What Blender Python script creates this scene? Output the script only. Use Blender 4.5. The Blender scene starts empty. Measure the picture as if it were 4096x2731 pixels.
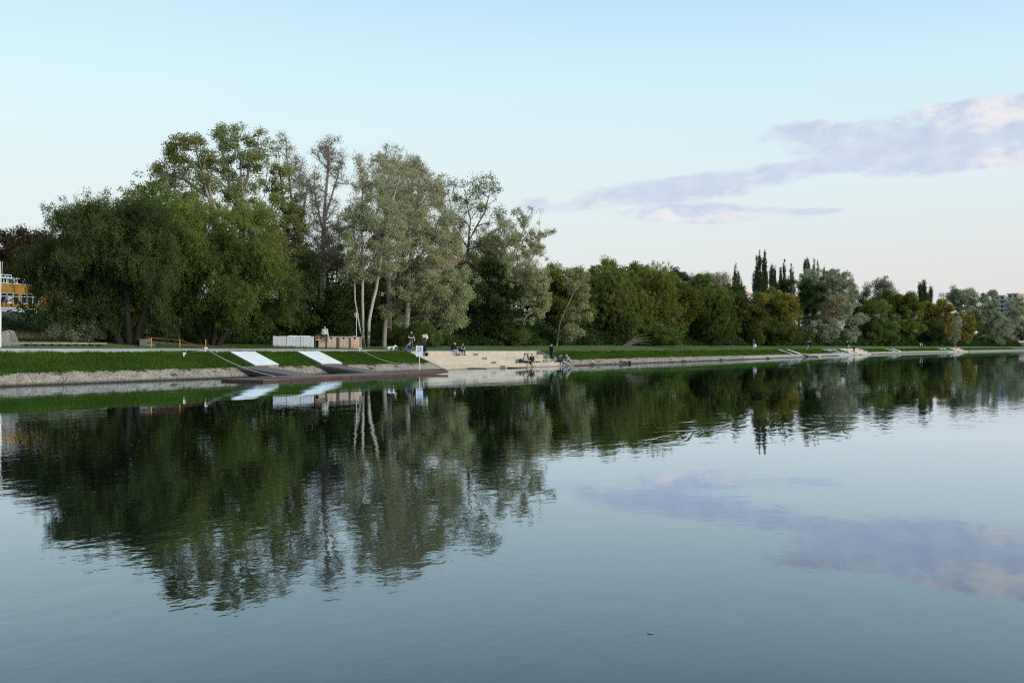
import bpy, bmesh, math, random
import numpy as np
from mathutils import Vector, Matrix

PI = math.pi
sc = bpy.context.scene
C = sc.collection
RNG = np.random.default_rng(7)

# ------------------------------------------------------------------ camera model and bank coordinates
F, CX, YH, H = 4000.0, 2048.0, 1387.0, 1.9      # focal length in photo pixels, horizon row, eye height above the water
SN, CS = 0.4802, 0.8771                          # bank direction u = (SN, CS), inland normal n = (-CS, SN)
_SK = np.array([-80, 0, 30, 70, 90, 144, 236, 275, 310, 360, 430, 533, 650, 800, 1600.])
_DK = np.array([44.3, 44.3, 44.1, 44.3, 42.6, 41.2, 40.9, 40.6, 39.3, 34.5, 27, 15, 0, -20, -130.])
_SS = np.arange(-80, 1600, 1.0)
_d = np.interp(_SS, _SK, _DK)
_k = np.hanning(15); _k /= _k.sum()
_DD = np.convolve(np.pad(_d, 7, mode='edge'), _k, mode='valid')

def Dw(s): return np.interp(s, _SS, _DD)          # distance of the waterline from the camera
def bp(s, w):                                     # bank coordinates -> world x, y
    D = Dw(s) + w
    return s * SN - D * CS, s * CS + D * SN
def s_at(px, w):                                  # where a sight line meets the strip w metres inland
    s = np.arange(0.0, 1200.0, 0.25)
    x, y = bp(s, w)
    p = CX + F * x / np.maximum(y, .1)
    if px < p[0]:
        s = np.arange(-70.0, 40.0, .25); x, y = bp(s, w); p = CX + F * x / np.maximum(y, .1)
    i = np.argmax(p >= px)
    if p[i] < px: return float(s[-1])
    i = max(i, 1)
    t = (px - p[i - 1]) / (p[i] - p[i - 1] + 1e-9)
    return float(s[i - 1] + t * (s[i] - s[i - 1]))
def zof(py, y): return H - (py - YH) * y / F
def P(px, w, z=None):
    s = s_at(px, w); x, y = bp(s, w)
    return Vector((float(x), float(y), float(gz(s, w) if z is None else z)))
# ground profile across the bank
def zp(s): return np.interp(s, [20, 45, 58, 70, 95, 140, 300, 500], [1.60, 1.53, 1.50, 1.47, 1.40, 1.34, 1.32, 1.3])
def wback(s): return np.interp(s, [55, 68, 80, 95], [8.0, 7.6, 6.4, 5.6])
def zback(s): return zp(s) + np.interp(s, [40, 60, 75, 95], [.25, .26, .12, .05])
def zlawn(s): return np.interp(s, [30, 50, 62, 75, 90, 130, 300], [2.38, 2.34, 2.14, 2.0, 2.04, 2.22, 2.25])
def wg(s): return 1.5 + .04 * np.sin(s * 1.1) + .03 * np.sin(s * 4.1 + 1) + .03 * np.sin(s * 9.3)
def wf(s): return 3.8 + .05 * np.sin(s * 2.3 + 2) + .04 * np.sin(s * 6.7)
def gz(s, w):
    s = np.asarray(s, float); w = np.asarray(w, float)
    ks = [(-30, -6 + 0 * s), (0, 0 * s), (1.5, .6 + 0 * s), (3.8, zp(s)), (wback(s), zback(s)), (16, zlawn(s)), (18.5, zlawn(s) + .15),
          (26, 4.3 + 0 * s), (58, 5.75 + 0 * s), (200, 6.5 + 0 * s), (5000, 8 + 0 * s)]
    z = 0 * s * w
    for (w0, z0), (w1, z1) in zip(ks[:-1], ks[1:]):
        m = (w >= w0) & (w <= w1)
        t = (w - w0) / (w1 - w0)
        z = np.where(m, z0 + (z1 - z0) * t, z)
    return z

# ------------------------------------------------------------------ object helpers
def tag(o, label=None, cat=None, group=None, kind=None):
    if label: o['label'] = label
    if cat: o['category'] = cat
    if group: o['group'] = group
    if kind: o['kind'] = kind
    return o
def empty(name, loc=(0, 0, 0), rz=0.0, label=None, cat=None, group=None):
    o = bpy.data.objects.new(name, None); C.objects.link(o)
    o.location = loc; o.rotation_euler = (0, 0, rz); o.empty_display_size = .2
    return tag(o, label, cat, group)
def link(name, me, parent=None, loc=None):
    o = bpy.data.objects.new(name, me); C.objects.link(o)
    if parent: o.parent = parent
    if loc is not None: o.location = loc
    return o
def copy_tree(o, parent=None):
    c = o.copy(); C.objects.link(c)
    if parent: c.parent = parent
    for ch in list(o.children): copy_tree(ch, c)
    return c
def np_mesh(name, V, Fc, mats, tint=None, mi=None, smooth=False):
    V = np.ascontiguousarray(V, np.float32); Fc = np.ascontiguousarray(Fc, np.int32)
    n, k = Fc.shape
    me = bpy.data.meshes.new(name)
    me.vertices.add(len(V)); me.vertices.foreach_set('co', V.ravel())
    me.loops.add(n * k); me.loops.foreach_set('vertex_index', Fc.ravel())
    me.polygons.add(n); me.polygons.foreach_set('loop_start', np.arange(0, n * k, k, dtype=np.int32))
    me.polygons.foreach_set('loop_total', np.full(n, k, np.int32))
    if mi is not None: me.polygons.foreach_set('material_index', np.asarray(mi, np.int32))
    me.polygons.foreach_set('use_smooth', np.full(n, smooth))
    for m in (mats if isinstance(mats, (list, tuple)) else [mats]): me.materials.append(m)
    if tint is not None:
        a = me.attributes.new('tint', 'FLOAT', 'FACE'); a.data.foreach_set('value', np.asarray(tint, np.float32))
    me.update(); me.validate()
    return me

class MB:                                         # collects solid shapes, builds ONE mesh
    def __init__(s): s.v = []; s.f = []; s.m = []
    def add(s, vs, fs, mi=0):
        b = len(s.v); s.v += [tuple(v) for v in vs]; s.f += [tuple(i + b for i in f) for f in fs]; s.m += [mi] * len(fs)
    def hexa(s, p, mi=0):                         # 8 corners: bottom ring, top ring
        s.add(p, [(3, 2, 1, 0), (4, 5, 6, 7), (0, 1, 5, 4), (1, 2, 6, 5), (2, 3, 7, 6), (3, 0, 4, 7)], mi)
    def box(s, x0, x1, y0, y1, z0, z1, mi=0):
        s.hexa([(x0, y0, z0), (x1, y0, z0), (x1, y1, z0), (x0, y1, z0), (x0, y0, z1), (x1, y0, z1), (x1, y1, z1), (x0, y1, z1)], mi)
    def prism(s, poly, d, mi=0):                  # polygon extruded by vector d
        n = len(poly); d = Vector(d)
        vs = [Vector(p) for p in poly] + [Vector(p) + d for p in poly]
        s.add(vs, [tuple(range(n))[::-1], tuple(range(n, 2 * n))] + [(i, (i + 1) % n, n + (i + 1) % n, n + i) for i in range(n)], mi)
    def tube(s, pts, r, n=8, mi=0, cap=True):
        pts = [Vector(p) for p in pts]
        rs = r if isinstance(r, (list, tuple)) else [r] * len(pts)
        ring = []
        for i, p in enumerate(pts):
            d = (pts[min(i + 1, len(pts) - 1)] - pts[max(i - 1, 0)]).normalized()
            a = d.cross(Vector((0, 0, 1)) if abs(d.z) < .9 else Vector((1, 0, 0))).normalized(); b = d.cross(a)
            ring.append([p + (a * math.cos(2 * PI * k / n) + b * math.sin(2 * PI * k / n)) * rs[i] for k in range(n)])
        vs = [v for q in ring for v in q]; fs = []
        for i in range(len(pts) - 1):
            for k in range(n):
                fs.append((i * n + k, i * n + (k + 1) % n, (i + 1) * n + (k + 1) % n, (i + 1) * n + k))
        if cap: fs += [tuple(range(n))[::-1], tuple(range((len(pts) - 1) * n, len(pts) * n))]
        s.add(vs, fs, mi)
    def ball(s, c, r, n=10, mi=0):
        r = r if isinstance(r, (list, tuple)) else (r, r, r)
        vs = []; m = n // 2 + 1
        for i in range(m + 1):
            t = PI * i / m
            for k in range(n):
                p = 2 * PI * k / n
                vs.append((c[0] + r[0] * math.sin(t) * math.cos(p), c[1] + r[1] * math.sin(t) * math.sin(p), c[2] + r[2] * math.cos(t)))
        fs = [(i * n + k, (i + 1) * n + k, (i + 1) * n + (k + 1) % n, i * n + (k + 1) % n) for i in range(m) for k in range(n)]
        s.add(vs, fs, mi)
    def build(s, name, mats, parent=None, bevel=0, smooth=False, loc=None):
        me = bpy.data.meshes.new(name); me.from_pydata(s.v, [], s.f)
        me.polygons.foreach_set('material_index', s.m)
        for m in (mats if isinstance(mats, (list, tuple)) else [mats]): me.materials.append(m)
        bm = bmesh.new(); bm.from_mesh(me)
        bmesh.ops.remove_doubles(bm, verts=bm.verts, dist=1e-5)
        bmesh.ops.recalc_face_normals(bm, faces=bm.faces)
        if bevel: bmesh.ops.bevel(bm, geom=bm.edges[:], offset=bevel, segments=1, affect='EDGES', profile=.5)
        bm.to_mesh(me); bm.free()
        if smooth: me.polygons.foreach_set('use_smooth', [True] * len(me.polygons))
        me.update()
        return link(name, me, parent, loc)

# ------------------------------------------------------------------ materials
class NT:
    def __init__(s, nt): s.nt = nt; s.n = nt.nodes; s.l = nt.links
    def node(s, t, **kw):
        n = s.n.new(t)
        for k, v in kw.items(): setattr(n, k, v)
        return n
    def put(s, sock, v):
        if isinstance(v, bpy.types.NodeSocket): s.l.new(v, sock)
        elif v is not None: sock.default_value = v
    def math(s, op, a, b=None, c=None, clamp=False):
        n = s.node('ShaderNodeMath', operation=op, use_clamp=clamp)
        for i, v in enumerate((a, b, c)):
            if v is not None: s.put(n.inputs[i], v)
        return n.outputs[0]
    def mix(s, fac, a, b, blend='MIX'):
        n = s.node('ShaderNodeMix', data_type='RGBA', blend_type=blend)
        s.put(n.inputs[0], fac); s.put(n.inputs[6], a if isinstance(a, bpy.types.NodeSocket) else (*a, 1)); s.put(n.inputs[7], b if isinstance(b, bpy.types.NodeSocket) else (*b, 1))
        return n.outputs[2]
    def ramp(s, fac, stops, interp='LINEAR'):
        n = s.node('ShaderNodeValToRGB'); cr = n.color_ramp; cr.interpolation = interp
        while len(cr.elements) < len(stops): cr.elements.new(.5)
        for e, (p, c) in zip(cr.elements, stops): e.position = p; e.color = (*c, 1)
        s.put(n.inputs[0], fac); return n.outputs[0]
    def noise(s, vec, scale, detail=3, rough=.55, out=0, dist=0.0):
        n = s.node('ShaderNodeTexNoise'); s.put(n.inputs['Vector'], vec)
        n.inputs['Scale'].default_value = scale; n.inputs['Detail'].default_value = detail; n.inputs['Roughness'].default_value = rough
        n.inputs['Distortion'].default_value = dist
        return n.outputs[out]
    def mapping(s, vec, scale=(1, 1, 1), rot=(0, 0, 0), loc=(0, 0, 0)):
        n = s.node('ShaderNodeMapping'); s.put(n.inputs[0], vec)
        n.inputs['Location'].default_value = loc; n.inputs['Rotation'].default_value = rot; n.inputs['Scale'].default_value = scale
        return n.outputs[0]
def new_mat(name):
    m = bpy.data.materials.new(name); m.use_nodes = True
    m.node_tree.nodes.clear(); t = NT(m.node_tree)
    t.out = t.node('ShaderNodeOutputMaterial')
    return m, t
def surf(name, col, rough=.8, var=.25, scale=6.0, bump=.0, col2=None, stretch=(1, 1, 1), bscale=None, metallic=0.0, spec=.3, coord='Object', fine=None):
    """principled surface with noise-broken colour and optional bump"""
    m, t = new_mat(name)
    tc = t.node('ShaderNodeTexCoord').outputs[coord]
    v = t.mapping(tc, stretch)
    n1 = t.noise(v, scale, 5, .6)
    c2 = col2 or tuple(max(0, c * (1 - var)) for c in col)
    c1 = tuple(min(1, c * (1 + var * .6)) for c in col)
    f = t.math('MULTIPLY_ADD', n1, 2.2, -.6, clamp=True)
    c = t.mix(f, c2, c1)
    if fine:
        n3 = t.noise(v, fine, 2, .5)
        c = t.mix(t.math('MULTIPLY_ADD', n3, 1.6, -.3, clamp=True), c, t.mix(.5, c, (0, 0, 0)), 'MIX')
    b = t.node('ShaderNodeBsdfPrincipled'); t.put(b.inputs['Base Color'], c)
    b.inputs['Roughness'].default_value = rough; b.inputs['Metallic'].default_value = metallic
    b.inputs['Specular IOR Level'].default_value = spec
    if bump:
        bn = t.node('ShaderNodeBump'); bn.inputs['Distance'].default_value = bump; bn.inputs['Strength'].default_value = 1
        t.put(bn.inputs['Height'], t.noise(v, bscale or scale * 3, 4, .6)); t.put(b.inputs['Normal'], bn.outputs[0])
    t.l.new(b.outputs[0], t.out.inputs[0])
    return m
def leaf_mat(name, c1, c2, c3, back=None, trans=.3):
    m, t = new_mat(name)
    a = t.node('ShaderNodeAttribute', attribute_name='tint').outputs['Fac']
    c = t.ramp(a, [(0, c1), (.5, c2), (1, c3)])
    r = t.node('ShaderNodeObjectInfo').outputs['Random']
    hs = t.node('ShaderNodeHueSaturation'); t.put(hs.inputs['Hue'], t.math('MULTIPLY_ADD', r, .02, .49)); t.put(hs.inputs['Value'], t.math('MULTIPLY_ADD', r, .3, .85)); t.put(hs.inputs['Color'], c)
    c = hs.outputs[0]
    if back: c = t.mix(t.math('MULTIPLY', t.node('ShaderNodeNewGeometry').outputs['Backfacing'], .8), c, back)
    d = t.node('ShaderNodeBsdfDiffuse'); t.put(d.inputs[0], c)
    tr = t.node('ShaderNodeBsdfTranslucent'); t.put(tr.inputs[0], c)
    mx = t.node('ShaderNodeMixShader'); mx.inputs[0].default_value = trans
    t.l.new(d.outputs[0], mx.inputs[1]); t.l.new(tr.outputs[0], mx.inputs[2]); t.l.new(mx.outputs[0], t.out.inputs[0])
    return m

M = {}
LK = dict(   # leaf kinds: dark, mid, light (+ pale underside)
    willow=((0.0444, 0.0727, 0.0243), (0.0928, 0.1332, 0.0323), (0.1776, 0.2179, 0.0524)),
    willow_dark=((0.03, 0.044, 0.018), (0.062, 0.084, 0.028), (0.115, 0.145, 0.045)),
    green=((0.0472, 0.0858, 0.0215), (0.1073, 0.1673, 0.0343), (0.2037, 0.2682, 0.0601)),
    poplar=((0.0984, 0.1242, 0.0414), (0.176, 0.2121, 0.0673), (0.2846, 0.3105, 0.1035)),
    bare=((0.15, 0.14, 0.1), (0.215, 0.205, 0.145), (0.29, 0.285, 0.2)),
    white=((0.1475, 0.1652, 0.0684), (0.2773, 0.295, 0.1322), (0.4012, 0.4248, 0.2242), (0.3776, 0.4012, 0.2242)),
    whitebrown=((0.15, 0.13, 0.075), (0.23, 0.2, 0.115), (0.3, 0.27, 0.16), (0.34, 0.31, 0.2)),
    olive=((0.06, 0.082, 0.016), (0.125, 0.15, 0.028), (0.215, 0.235, 0.055)),
    olivedark=((0.045, 0.064, 0.017), (0.092, 0.118, 0.028), (0.165, 0.185, 0.05)),
    yellow=((0.13, 0.135, 0.022), (0.23, 0.225, 0.04), (0.35, 0.33, 0.07)),
    gold=((0.13, 0.115, 0.025), (0.23, 0.2, 0.045), (0.32, 0.28, 0.075)),
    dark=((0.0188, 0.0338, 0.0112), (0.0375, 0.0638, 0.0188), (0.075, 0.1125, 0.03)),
    brown=((.030, .022, .014), (.055, .042, .022), (.08, .066, .03)),
    greygreen=((0.131, 0.1591, 0.0899), (0.2153, 0.2434, 0.1404), (0.3089, 0.337, 0.2153), (0.3744, 0.4118, 0.2808)),
    spire=((0.0407, 0.0589, 0.0316), (0.0815, 0.1086, 0.0452), (0.1357, 0.1673, 0.0679)),
    palefar=((.21, .19, .155), (.27, .25, .20), (.33, .31, .25)),
    bush=((0.07, 0.11, 0.028), (0.13, 0.18, 0.05), (0.21, 0.26, 0.09)),
)
for k, v in LK.items(): M['leaf_' + k] = leaf_mat('leaf_' + k, v[0], v[1], v[2], v[3] if len(v) > 3 else None)
M['grassblade'] = leaf_mat('grass_blade', (.024, .055, .006), (.055, .118, .013), (.125, .20, .032), trans=.35)
M['lawnblade'] = leaf_mat('lawn_blade', (.06, .10, .028), (.10, .15, .045), (.16, .20, .075), trans=.3)
M['drygrass'] = leaf_mat('dry_grass', (.09, .08, .05), (.15, .13, .08), (.2, .18, .11), trans=.3)
M['bark_dark'] = surf('bark_dark', (.022, .018, .015), .95, .5, 3, .02, stretch=(3, 3, .6))
M['bark_grey'] = surf('bark_grey', (.25, .23, .19), .95, .4, 3, .02, stretch=(3, 3, .6))
M['bark_brown'] = surf('bark_brown', (.16, .115, .085), .95, .4, 3, .02, stretch=(3, 3, .6))
def bark_white():
    m, t = new_mat('bark_white')
    tc = t.node('ShaderNodeTexCoord').outputs['Object']
    n = t.noise(t.mapping(tc, (3, 3, 1.2)), 2.2, 4, .6)
    z = t.node('ShaderNodeSeparateXYZ'); t.put(z.inputs[0], tc)
    low = t.math('MULTIPLY_ADD', z.outputs[2], -.55, 1.15, clamp=True)      # the old cork bark round the foot
    f = t.math('GREATER_THAN', t.math('ADD', n, t.math('MULTIPLY', low, .22)), .62)
    c = t.mix(f, t.mix(low, (.34, .33, .28), (.2, .185, .15)), (.06, .05, .04))
    b = t.node('ShaderNodeBsdfPrincipled'); t.put(b.inputs['Base Color'], c); b.inputs['Roughness'].default_value = .9
    t.l.new(b.outputs[0], t.out.inputs[0]); return m
M['bark_white'] = bark_white()
# ------------------------------------------------------------------ trees
def grow(trunks, tips, rng, alpha=.45, up=.12, seg=.9):
    """join every crown tip to the nearest fitting limb; returns nodes, parent index, radius weights"""
    cap = 4000 + len(tips) * 10
    N = np.zeros((cap, 3)); par = np.full(cap, -1); L = np.zeros(cap); n = 0
    for tr in trunks:
        pts = np.array(tr, float); prev = -1
        if n:                                     # a side stem starts from the nearest node already there
            prev = int(np.argmin(((N[:n] - pts[0]) ** 2).sum(1)))
        for i in range(len(pts)):
            if i == 0:
                N[n] = pts[0]; par[n] = prev; L[n] = L[prev] if prev >= 0 else 0; prev = n; n += 1; continue
            d = np.linalg.norm(pts[i] - pts[i - 1]); k = max(1, int(d / seg))
            for j in range(1, k + 1):
                p = pts[i - 1] + (pts[i] - pts[i - 1]) * j / k + rng.normal(0, .03, 3) * (j < k)
                N[n] = p; par[n] = prev; L[n] = L[prev] + d / k; prev = n; n += 1
    n0 = n
    d0 = np.sqrt(((tips[:, None, :] - N[None, :n0:3, :]) ** 2).sum(2)).min(1)
    ends = []; order = []
    for ti in np.argsort(d0):
        p = tips[ti]
        v = p - N[:n]; d = np.sqrt((v ** 2).sum(1)) + 1e-6
        cost = d + alpha * L[:n] * .25 + np.maximum(0, .25 * d - v[:, 2]) * .9
        cost[0] += 50 if n0 > 4 else 0
        q = int(np.argmin(cost)); dd = d[q]
        k = max(1, min(7, int(dd / seg))); a = N[q].copy(); prev = q
        bow = np.array([0, 0, up * dd]) + rng.normal(0, .05 * dd, 3)
        for j in range(1, k + 1):
            u = j / k
            N[n] = a + (p - a) * u + bow * (4 * u * (1 - u)) * .6; par[n] = prev; L[n] = L[prev] + dd / k; prev = n; n += 1
            if n >= cap - 10: break
        ends.append(prev); order.append(ti)
        if n >= cap - 10: break
    N = N[:n]; par = par[:n]
    wgt = np.zeros(n); wgt[ends] += 1
    for i in range(n - 1, 0, -1):
        if par[i] >= 0: wgt[par[i]] += wgt[i]
    return N, par, np.maximum(wgt, .5), np.array(ends), n0, np.array(order)
def limb_mesh(name, N, par, wgt, rbase, mat, rmin=.008, sides=5, expo=.5, n0=0, extra=None):
    r = np.maximum(rbase * (wgt / wgt.max()) ** expo, rmin)
    e = np.where(par >= 0)[0]
    a, b = N[par[e]], N[e]; ra, rb = r[par[e]], r[e]
    ra = np.minimum(ra, np.where(e < n0, 1.25, 1.6) * rb + .004)
    d = b - a; d /= np.linalg.norm(d, axis=1)[:, None] + 1e-9
    ref = np.where(np.abs(d[:, 2:3]) < .9, np.array([[0, 0, 1.]]), np.array([[1., 0, 0]]))
    u = np.cross(d, ref); u /= np.linalg.norm(u, axis=1)[:, None] + 1e-9
    v = np.cross(d, u)
    vs = []
    for (c, rr) in ((a - d * ra[:, None] * .3, ra), (b + d * rb[:, None] * .3, rb)):
        for k in range(sides):
            t = 2 * PI * k / sides
            vs.append(c + (u * math.cos(t) + v * math.sin(t)) * rr[:, None])
    V = np.stack(vs, 1).reshape(-1, 3); m = len(e); base = np.arange(m)[:, None] * 2 * sides
    fs = [np.concatenate([base + k, base + (k + 1) % sides, base + sides + (k + 1) % sides, base + sides + k], 1) for k in range(sides)]
    Fc = np.stack(fs, 1).reshape(-1, 4)
    if extra is not None: Fc = np.concatenate([Fc, np.arange(len(extra)).reshape(-1, 4) + len(V)]); V = np.concatenate([V, extra])
    return np_mesh(name, V, Fc, mat, smooth=True)
def unit(a): return a / (np.linalg.norm(a, axis=1)[:, None] + 1e-9)
def leaf_quads(c, ln, wd, rng, axis=None, ju=.35):
    m = len(c)
    a = unit(rng.normal(0, 1, (m, 3)) if axis is None else axis + rng.normal(0, ju, (m, 3)))
    b = unit(np.cross(a, rng.normal(0, 1, (m, 3))))
    s = rng.uniform(.65, 1.3, (m, 1))
    a = a * ln * s * .5; b = b * wd * s * .5
    V = np.stack([c - a, c + b - a * .1, c + a, c - b - a * .1], 1).reshape(-1, 3)
    return V, np.arange(m * 4).reshape(-1, 4)
def sample_lobes(lobes, n, rng, shell=.5):
    lob = np.array(lobes, float)
    wt = (lob[:, 3] * lob[:, 4] * lob[:, 5]) ** .72; wt /= wt.sum()
    k = rng.choice(len(lob), n, p=wt)
    d = unit(rng.normal(0, 1, (n, 3)))
    r = shell + (1 - shell) * rng.random((n, 1)) ** .6
    # outline broken up by bumps
    r *= 1 + .16 * np.sin(d[:, :1] * 7 + k[:, None]) * np.cos(d[:, 2:] * 6 + 2 * k[:, None]) + rng.normal(0, .05, (n, 1))
    return lob[k, :3] + d * r * lob[k, 3:]

DENS, LSIZE = 2.5, .73
def tree(name, label, px, w, kind, lobes, tips=120, per=60, leaf=(.2, .1), spread=.6, droop=0, trunks=None, rb=.25, bark='bark_dark',
         shell=.5, sides=5, group='trees lining the far river bank', cat='tree', twigs=0, seed=None, up=.12, rmin=.01, depth=1.0, tint_up=0.0, limbs=True, thin=0.0, boughs=None):
    rng = np.random.default_rng(seed if seed is not None else int(px * 13 + w * 7 + len(lobes)))
    per = int(per * DENS); leaf = (leaf[0] * LSIZE, leaf[1] * LSIZE)
    base = P(px, w); B = np.array(base); Y = B[1]; q = Y / F
    L3 = []
    for lb in lobes:
        x, y, rx, ry = lb[:4]; dy = lb[4] if len(lb) > 4 else 0.0
        L3.append(((x - CX) * q - B[0], dy * rx * q, zof(y, Y) - B[2], rx * q, rx * q * depth, ry * q))
    if boughs is None: boughs = 0 if (kind in ('bare', 'palefar', 'spire', 'brown') or len(lobes) < 3 or 'lombardy' in name) else max(14, tips // 14)
    bt = rng.normal(0, .16, max(boughs, 1)); bi = None
    if boughs:                                     # foliage gathers in boughs that stand out from the crown
        q0 = np.array(L3)[:, 3:].mean()
        bc = sample_lobes(L3, boughs, rng, .72); br = q0 * rng.uniform(.22, .46, boughs)
        n1 = int(tips * .72); bi = rng.integers(0, boughs, n1)
        dd = unit(rng.normal(0, 1, (n1, 3))) * (.35 + .65 * rng.random((n1, 1)) ** .6)
        T = np.concatenate([bc[bi] + dd * br[bi][:, None] * np.array([1.15, 1.0, .8]), sample_lobes(L3, tips - n1, rng, max(0, shell - .25))])
    else: T = sample_lobes(L3, tips, rng, shell)
    T[:, 2] = np.maximum(T[:, 2], .3)
    if trunks is None:
        c = np.mean([l[:3] for l in L3], 0); top = max(l[2] for l in L3)
        trunks = [[(0, 0, -.2), (c[0] * .25, c[1] * .2, top * .3), (c[0] * .8, c[1] * .6, top * .75)]]
    else:
        trunks = [[((x - CX) * q - B[0], (0 if j == 0 else .4 * math.sin(j * 2 + k * 2.1) * (k + 1) * .5), max(zof(y, Y) - B[2], -.2) if j else (-.2 if y > 1360 else zof(y, Y) - B[2]))
                   for j, (x, y) in enumerate(tr)] for k, tr in enumerate(trunks)]
    N, par, wgt, ends, n0, order = grow(trunks, T, rng, up=up)
    root = empty(name, base, 0, label, cat, group)
    tp = N[ends]; m = len(tp); ex = None
    if twigs:
        k = twigs; q0 = np.repeat(tp, k, 0); d = unit(rng.normal(0, 1, (m * k, 3)) + np.array([0, 0, .8])) * rng.uniform(.35, 1.0, (m * k, 1)) * spread * 1.3
        sd = unit(np.cross(d, rng.normal(0, 1, (m * k, 3)))) * .012
        ex = np.stack([q0 - sd, q0 + sd, q0 + d + sd * .4, q0 + d - sd * .4], 1).reshape(-1, 3)
    if limbs:
        link('trunk' if cat != 'shrub' else 'stem', limb_mesh('trunk', N, par, wgt, rb, M[bark], rmin, sides, n0=n0, extra=ex), root)
    # leaves
    ctint = rng.normal(.45, .14, m)
    if boughs:
        ob = order < len(bi); ctint[ob] += bt[bi[order[ob]]]
    ctint = np.clip(ctint, .02, .98)
    if droop:
        ns = 12; nl = max(3, per // ns)
        st = np.repeat(tp, ns, 0) + rng.normal(0, spread * .75, (m * ns, 3))
        ln = rng.uniform(.4, 1.0, m * ns) * droop
        out = unit(st - np.array([np.mean([l[0] for l in L3]), 0, 0]) * np.array([1, 1, 0])) * np.array([1, 1, 0])
        u = rng.random((m * ns, nl))
        cen = st[:, None, :] + np.stack([out[:, None, 0] * u * .35 * ln[:, None], out[:, None, 1] * u * .35 * ln[:, None], .25 * ln[:, None] * (u * (1 - u)) * 2 - u ** 1.5 * ln[:, None]], 2)
        cen = cen.reshape(-1, 3) + rng.normal(0, .11, (m * ns * nl, 3))
        ax = np.stack([out[:, None, 0] * .35 * (1 - u), out[:, None, 1] * .35 * (1 - u), -.3 - u], 2).reshape(-1, 3)
        V, Fc = leaf_quads(cen, leaf[0], leaf[1], rng, ax, .75)
        tn = np.repeat(np.repeat(ctint, ns) + rng.normal(0, .06, m * ns), nl) + rng.normal(0, .2, m * ns * nl)
    else:
        cen = np.repeat(tp, per, 0)
        off = rng.normal(0, 1, (m * per, 3)); off = unit(off) * (rng.random((m * per, 1)) ** .55)
        cen = cen + off * spread * np.array([.85, .85, 2.3] if name == 'lombardy_poplar' else [1, 1, .85]) * np.repeat(rng.uniform(.6, 1.35, (m, 1)), per, 0)
        V, Fc = leaf_quads(cen, leaf[0], leaf[1], rng)
        tn = np.repeat(ctint, per) + rng.normal(0, .2, m * per)
    if thin:                                      # young tops: fewer leaves towards the sky
        rel = np.clip(V[::4, 2] / max(l[2] + l[5] for l in L3), 0, 1)
        kp = rng.random(len(rel)) > thin * np.clip((rel - .35) / .6, 0, 1) ** .8
        V = V.reshape(-1, 4, 3)[kp].reshape(-1, 3); Fc = np.arange(len(V)).reshape(-1, 4); tn = tn[kp]
    V[:, 2] = np.maximum(V[:, 2], .04)
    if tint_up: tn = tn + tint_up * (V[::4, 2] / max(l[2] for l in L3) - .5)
    link('crown' if cat != 'shrub' else 'foliage', np_mesh('crown', V, Fc, M['leaf_' + kind], np.clip(tn, 0, 1)), root)
    return root
def shrub(name, label, px, w, kind, lobes, **kw):
    kw.setdefault('tips', 60); kw.setdefault('per', 70); kw.setdefault('rb', .05)
    return tree(name, label, px, w, kind, lobes, cat='shrub', group='shrubs at the foot of the trees', **kw)

# --- near, left
tree('willow_tree', 'broad dark willow at the left, its drooping branches hanging over the low pale slab', 512, 12, 'willow_dark',
     [(390, 990, 215, 150), (215, 1050, 115, 90), (310, 1170, 130, 120), (520, 980, 165, 170), (600, 1110, 95, 140), (350, 1270, 110, 45), (620, 1250, 50, 55), (265, 1240, 55, 50)],
     tips=520, per=190, boughs=46, leaf=(.19, .066), spread=.62, droop=.6, rb=.42, sides=7, shell=.4,
     trunks=[[(490, 1385), (440, 1290), (395, 1190), (340, 1060), (300, 960)], [(520, 1385), (515, 1250), (500, 1100), (470, 930)], [(540, 1385), (562, 1300), (580, 1180), (600, 1020)]])
tree('willow_tree', 'airy willow top rising out of the dark willow at the left', 430, 13.5, 'willow',
     [(330, 870, 75, 60), (440, 840, 90, 60), (270, 900, 45, 40), (500, 860, 80, 70), (420, 930, 150, 70)],
     tips=260, per=90, leaf=(.18, .065), spread=.55, droop=.5, rb=.16, trunks=[[(470, 1380), (460, 1150), (430, 950), (420, 820)], [(450, 1050), (350, 900), (320, 850)]])
tree('willow_tree', 'round olive willow between the red rail and the white bin wall', 850, 12, 'willow',
     [(810, 960, 190, 170), (985, 985, 165, 180), (690, 1060, 115, 170), (1085, 1130, 95, 160), (900, 1170, 200, 120), (630, 1230, 60, 80), (1105, 1250, 65, 60), (770, 1260, 90, 40), (970, 1260, 100, 40)],
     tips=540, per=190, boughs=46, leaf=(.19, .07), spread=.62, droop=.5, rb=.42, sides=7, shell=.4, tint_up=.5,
     trunks=[[(840, 1388), (780, 1290), (720, 1150), (690, 1000)], [(850, 1388), (870, 1280), (900, 1100), (880, 900)], [(865, 1388), (920, 1290), (990, 1120), (1010, 950)]])
tree('willow_tree', 'bright green leafy crown filling the gap between the two big willows', 650, 16, 'green',
     [(640, 840, 95, 90), (560, 910, 100, 90), (740, 880, 100, 80), (650, 980, 170, 110), (700, 1120, 140, 100)],
     tips=230, per=130, leaf=(.22, .1), spread=.75, droop=.4, rb=.25)
tree('broadleaf_tree', 'dark reddish tree behind the yellow building at the far left', 90, 80, 'brown',
     [(60, 1010, 100, 80), (165, 995, 75, 60), (-20, 1010, 90, 90), (60, 1120, 140, 90)], tips=200, per=70, leaf=(.42, .24), spread=1.3, rb=.3, twigs=3)
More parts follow.
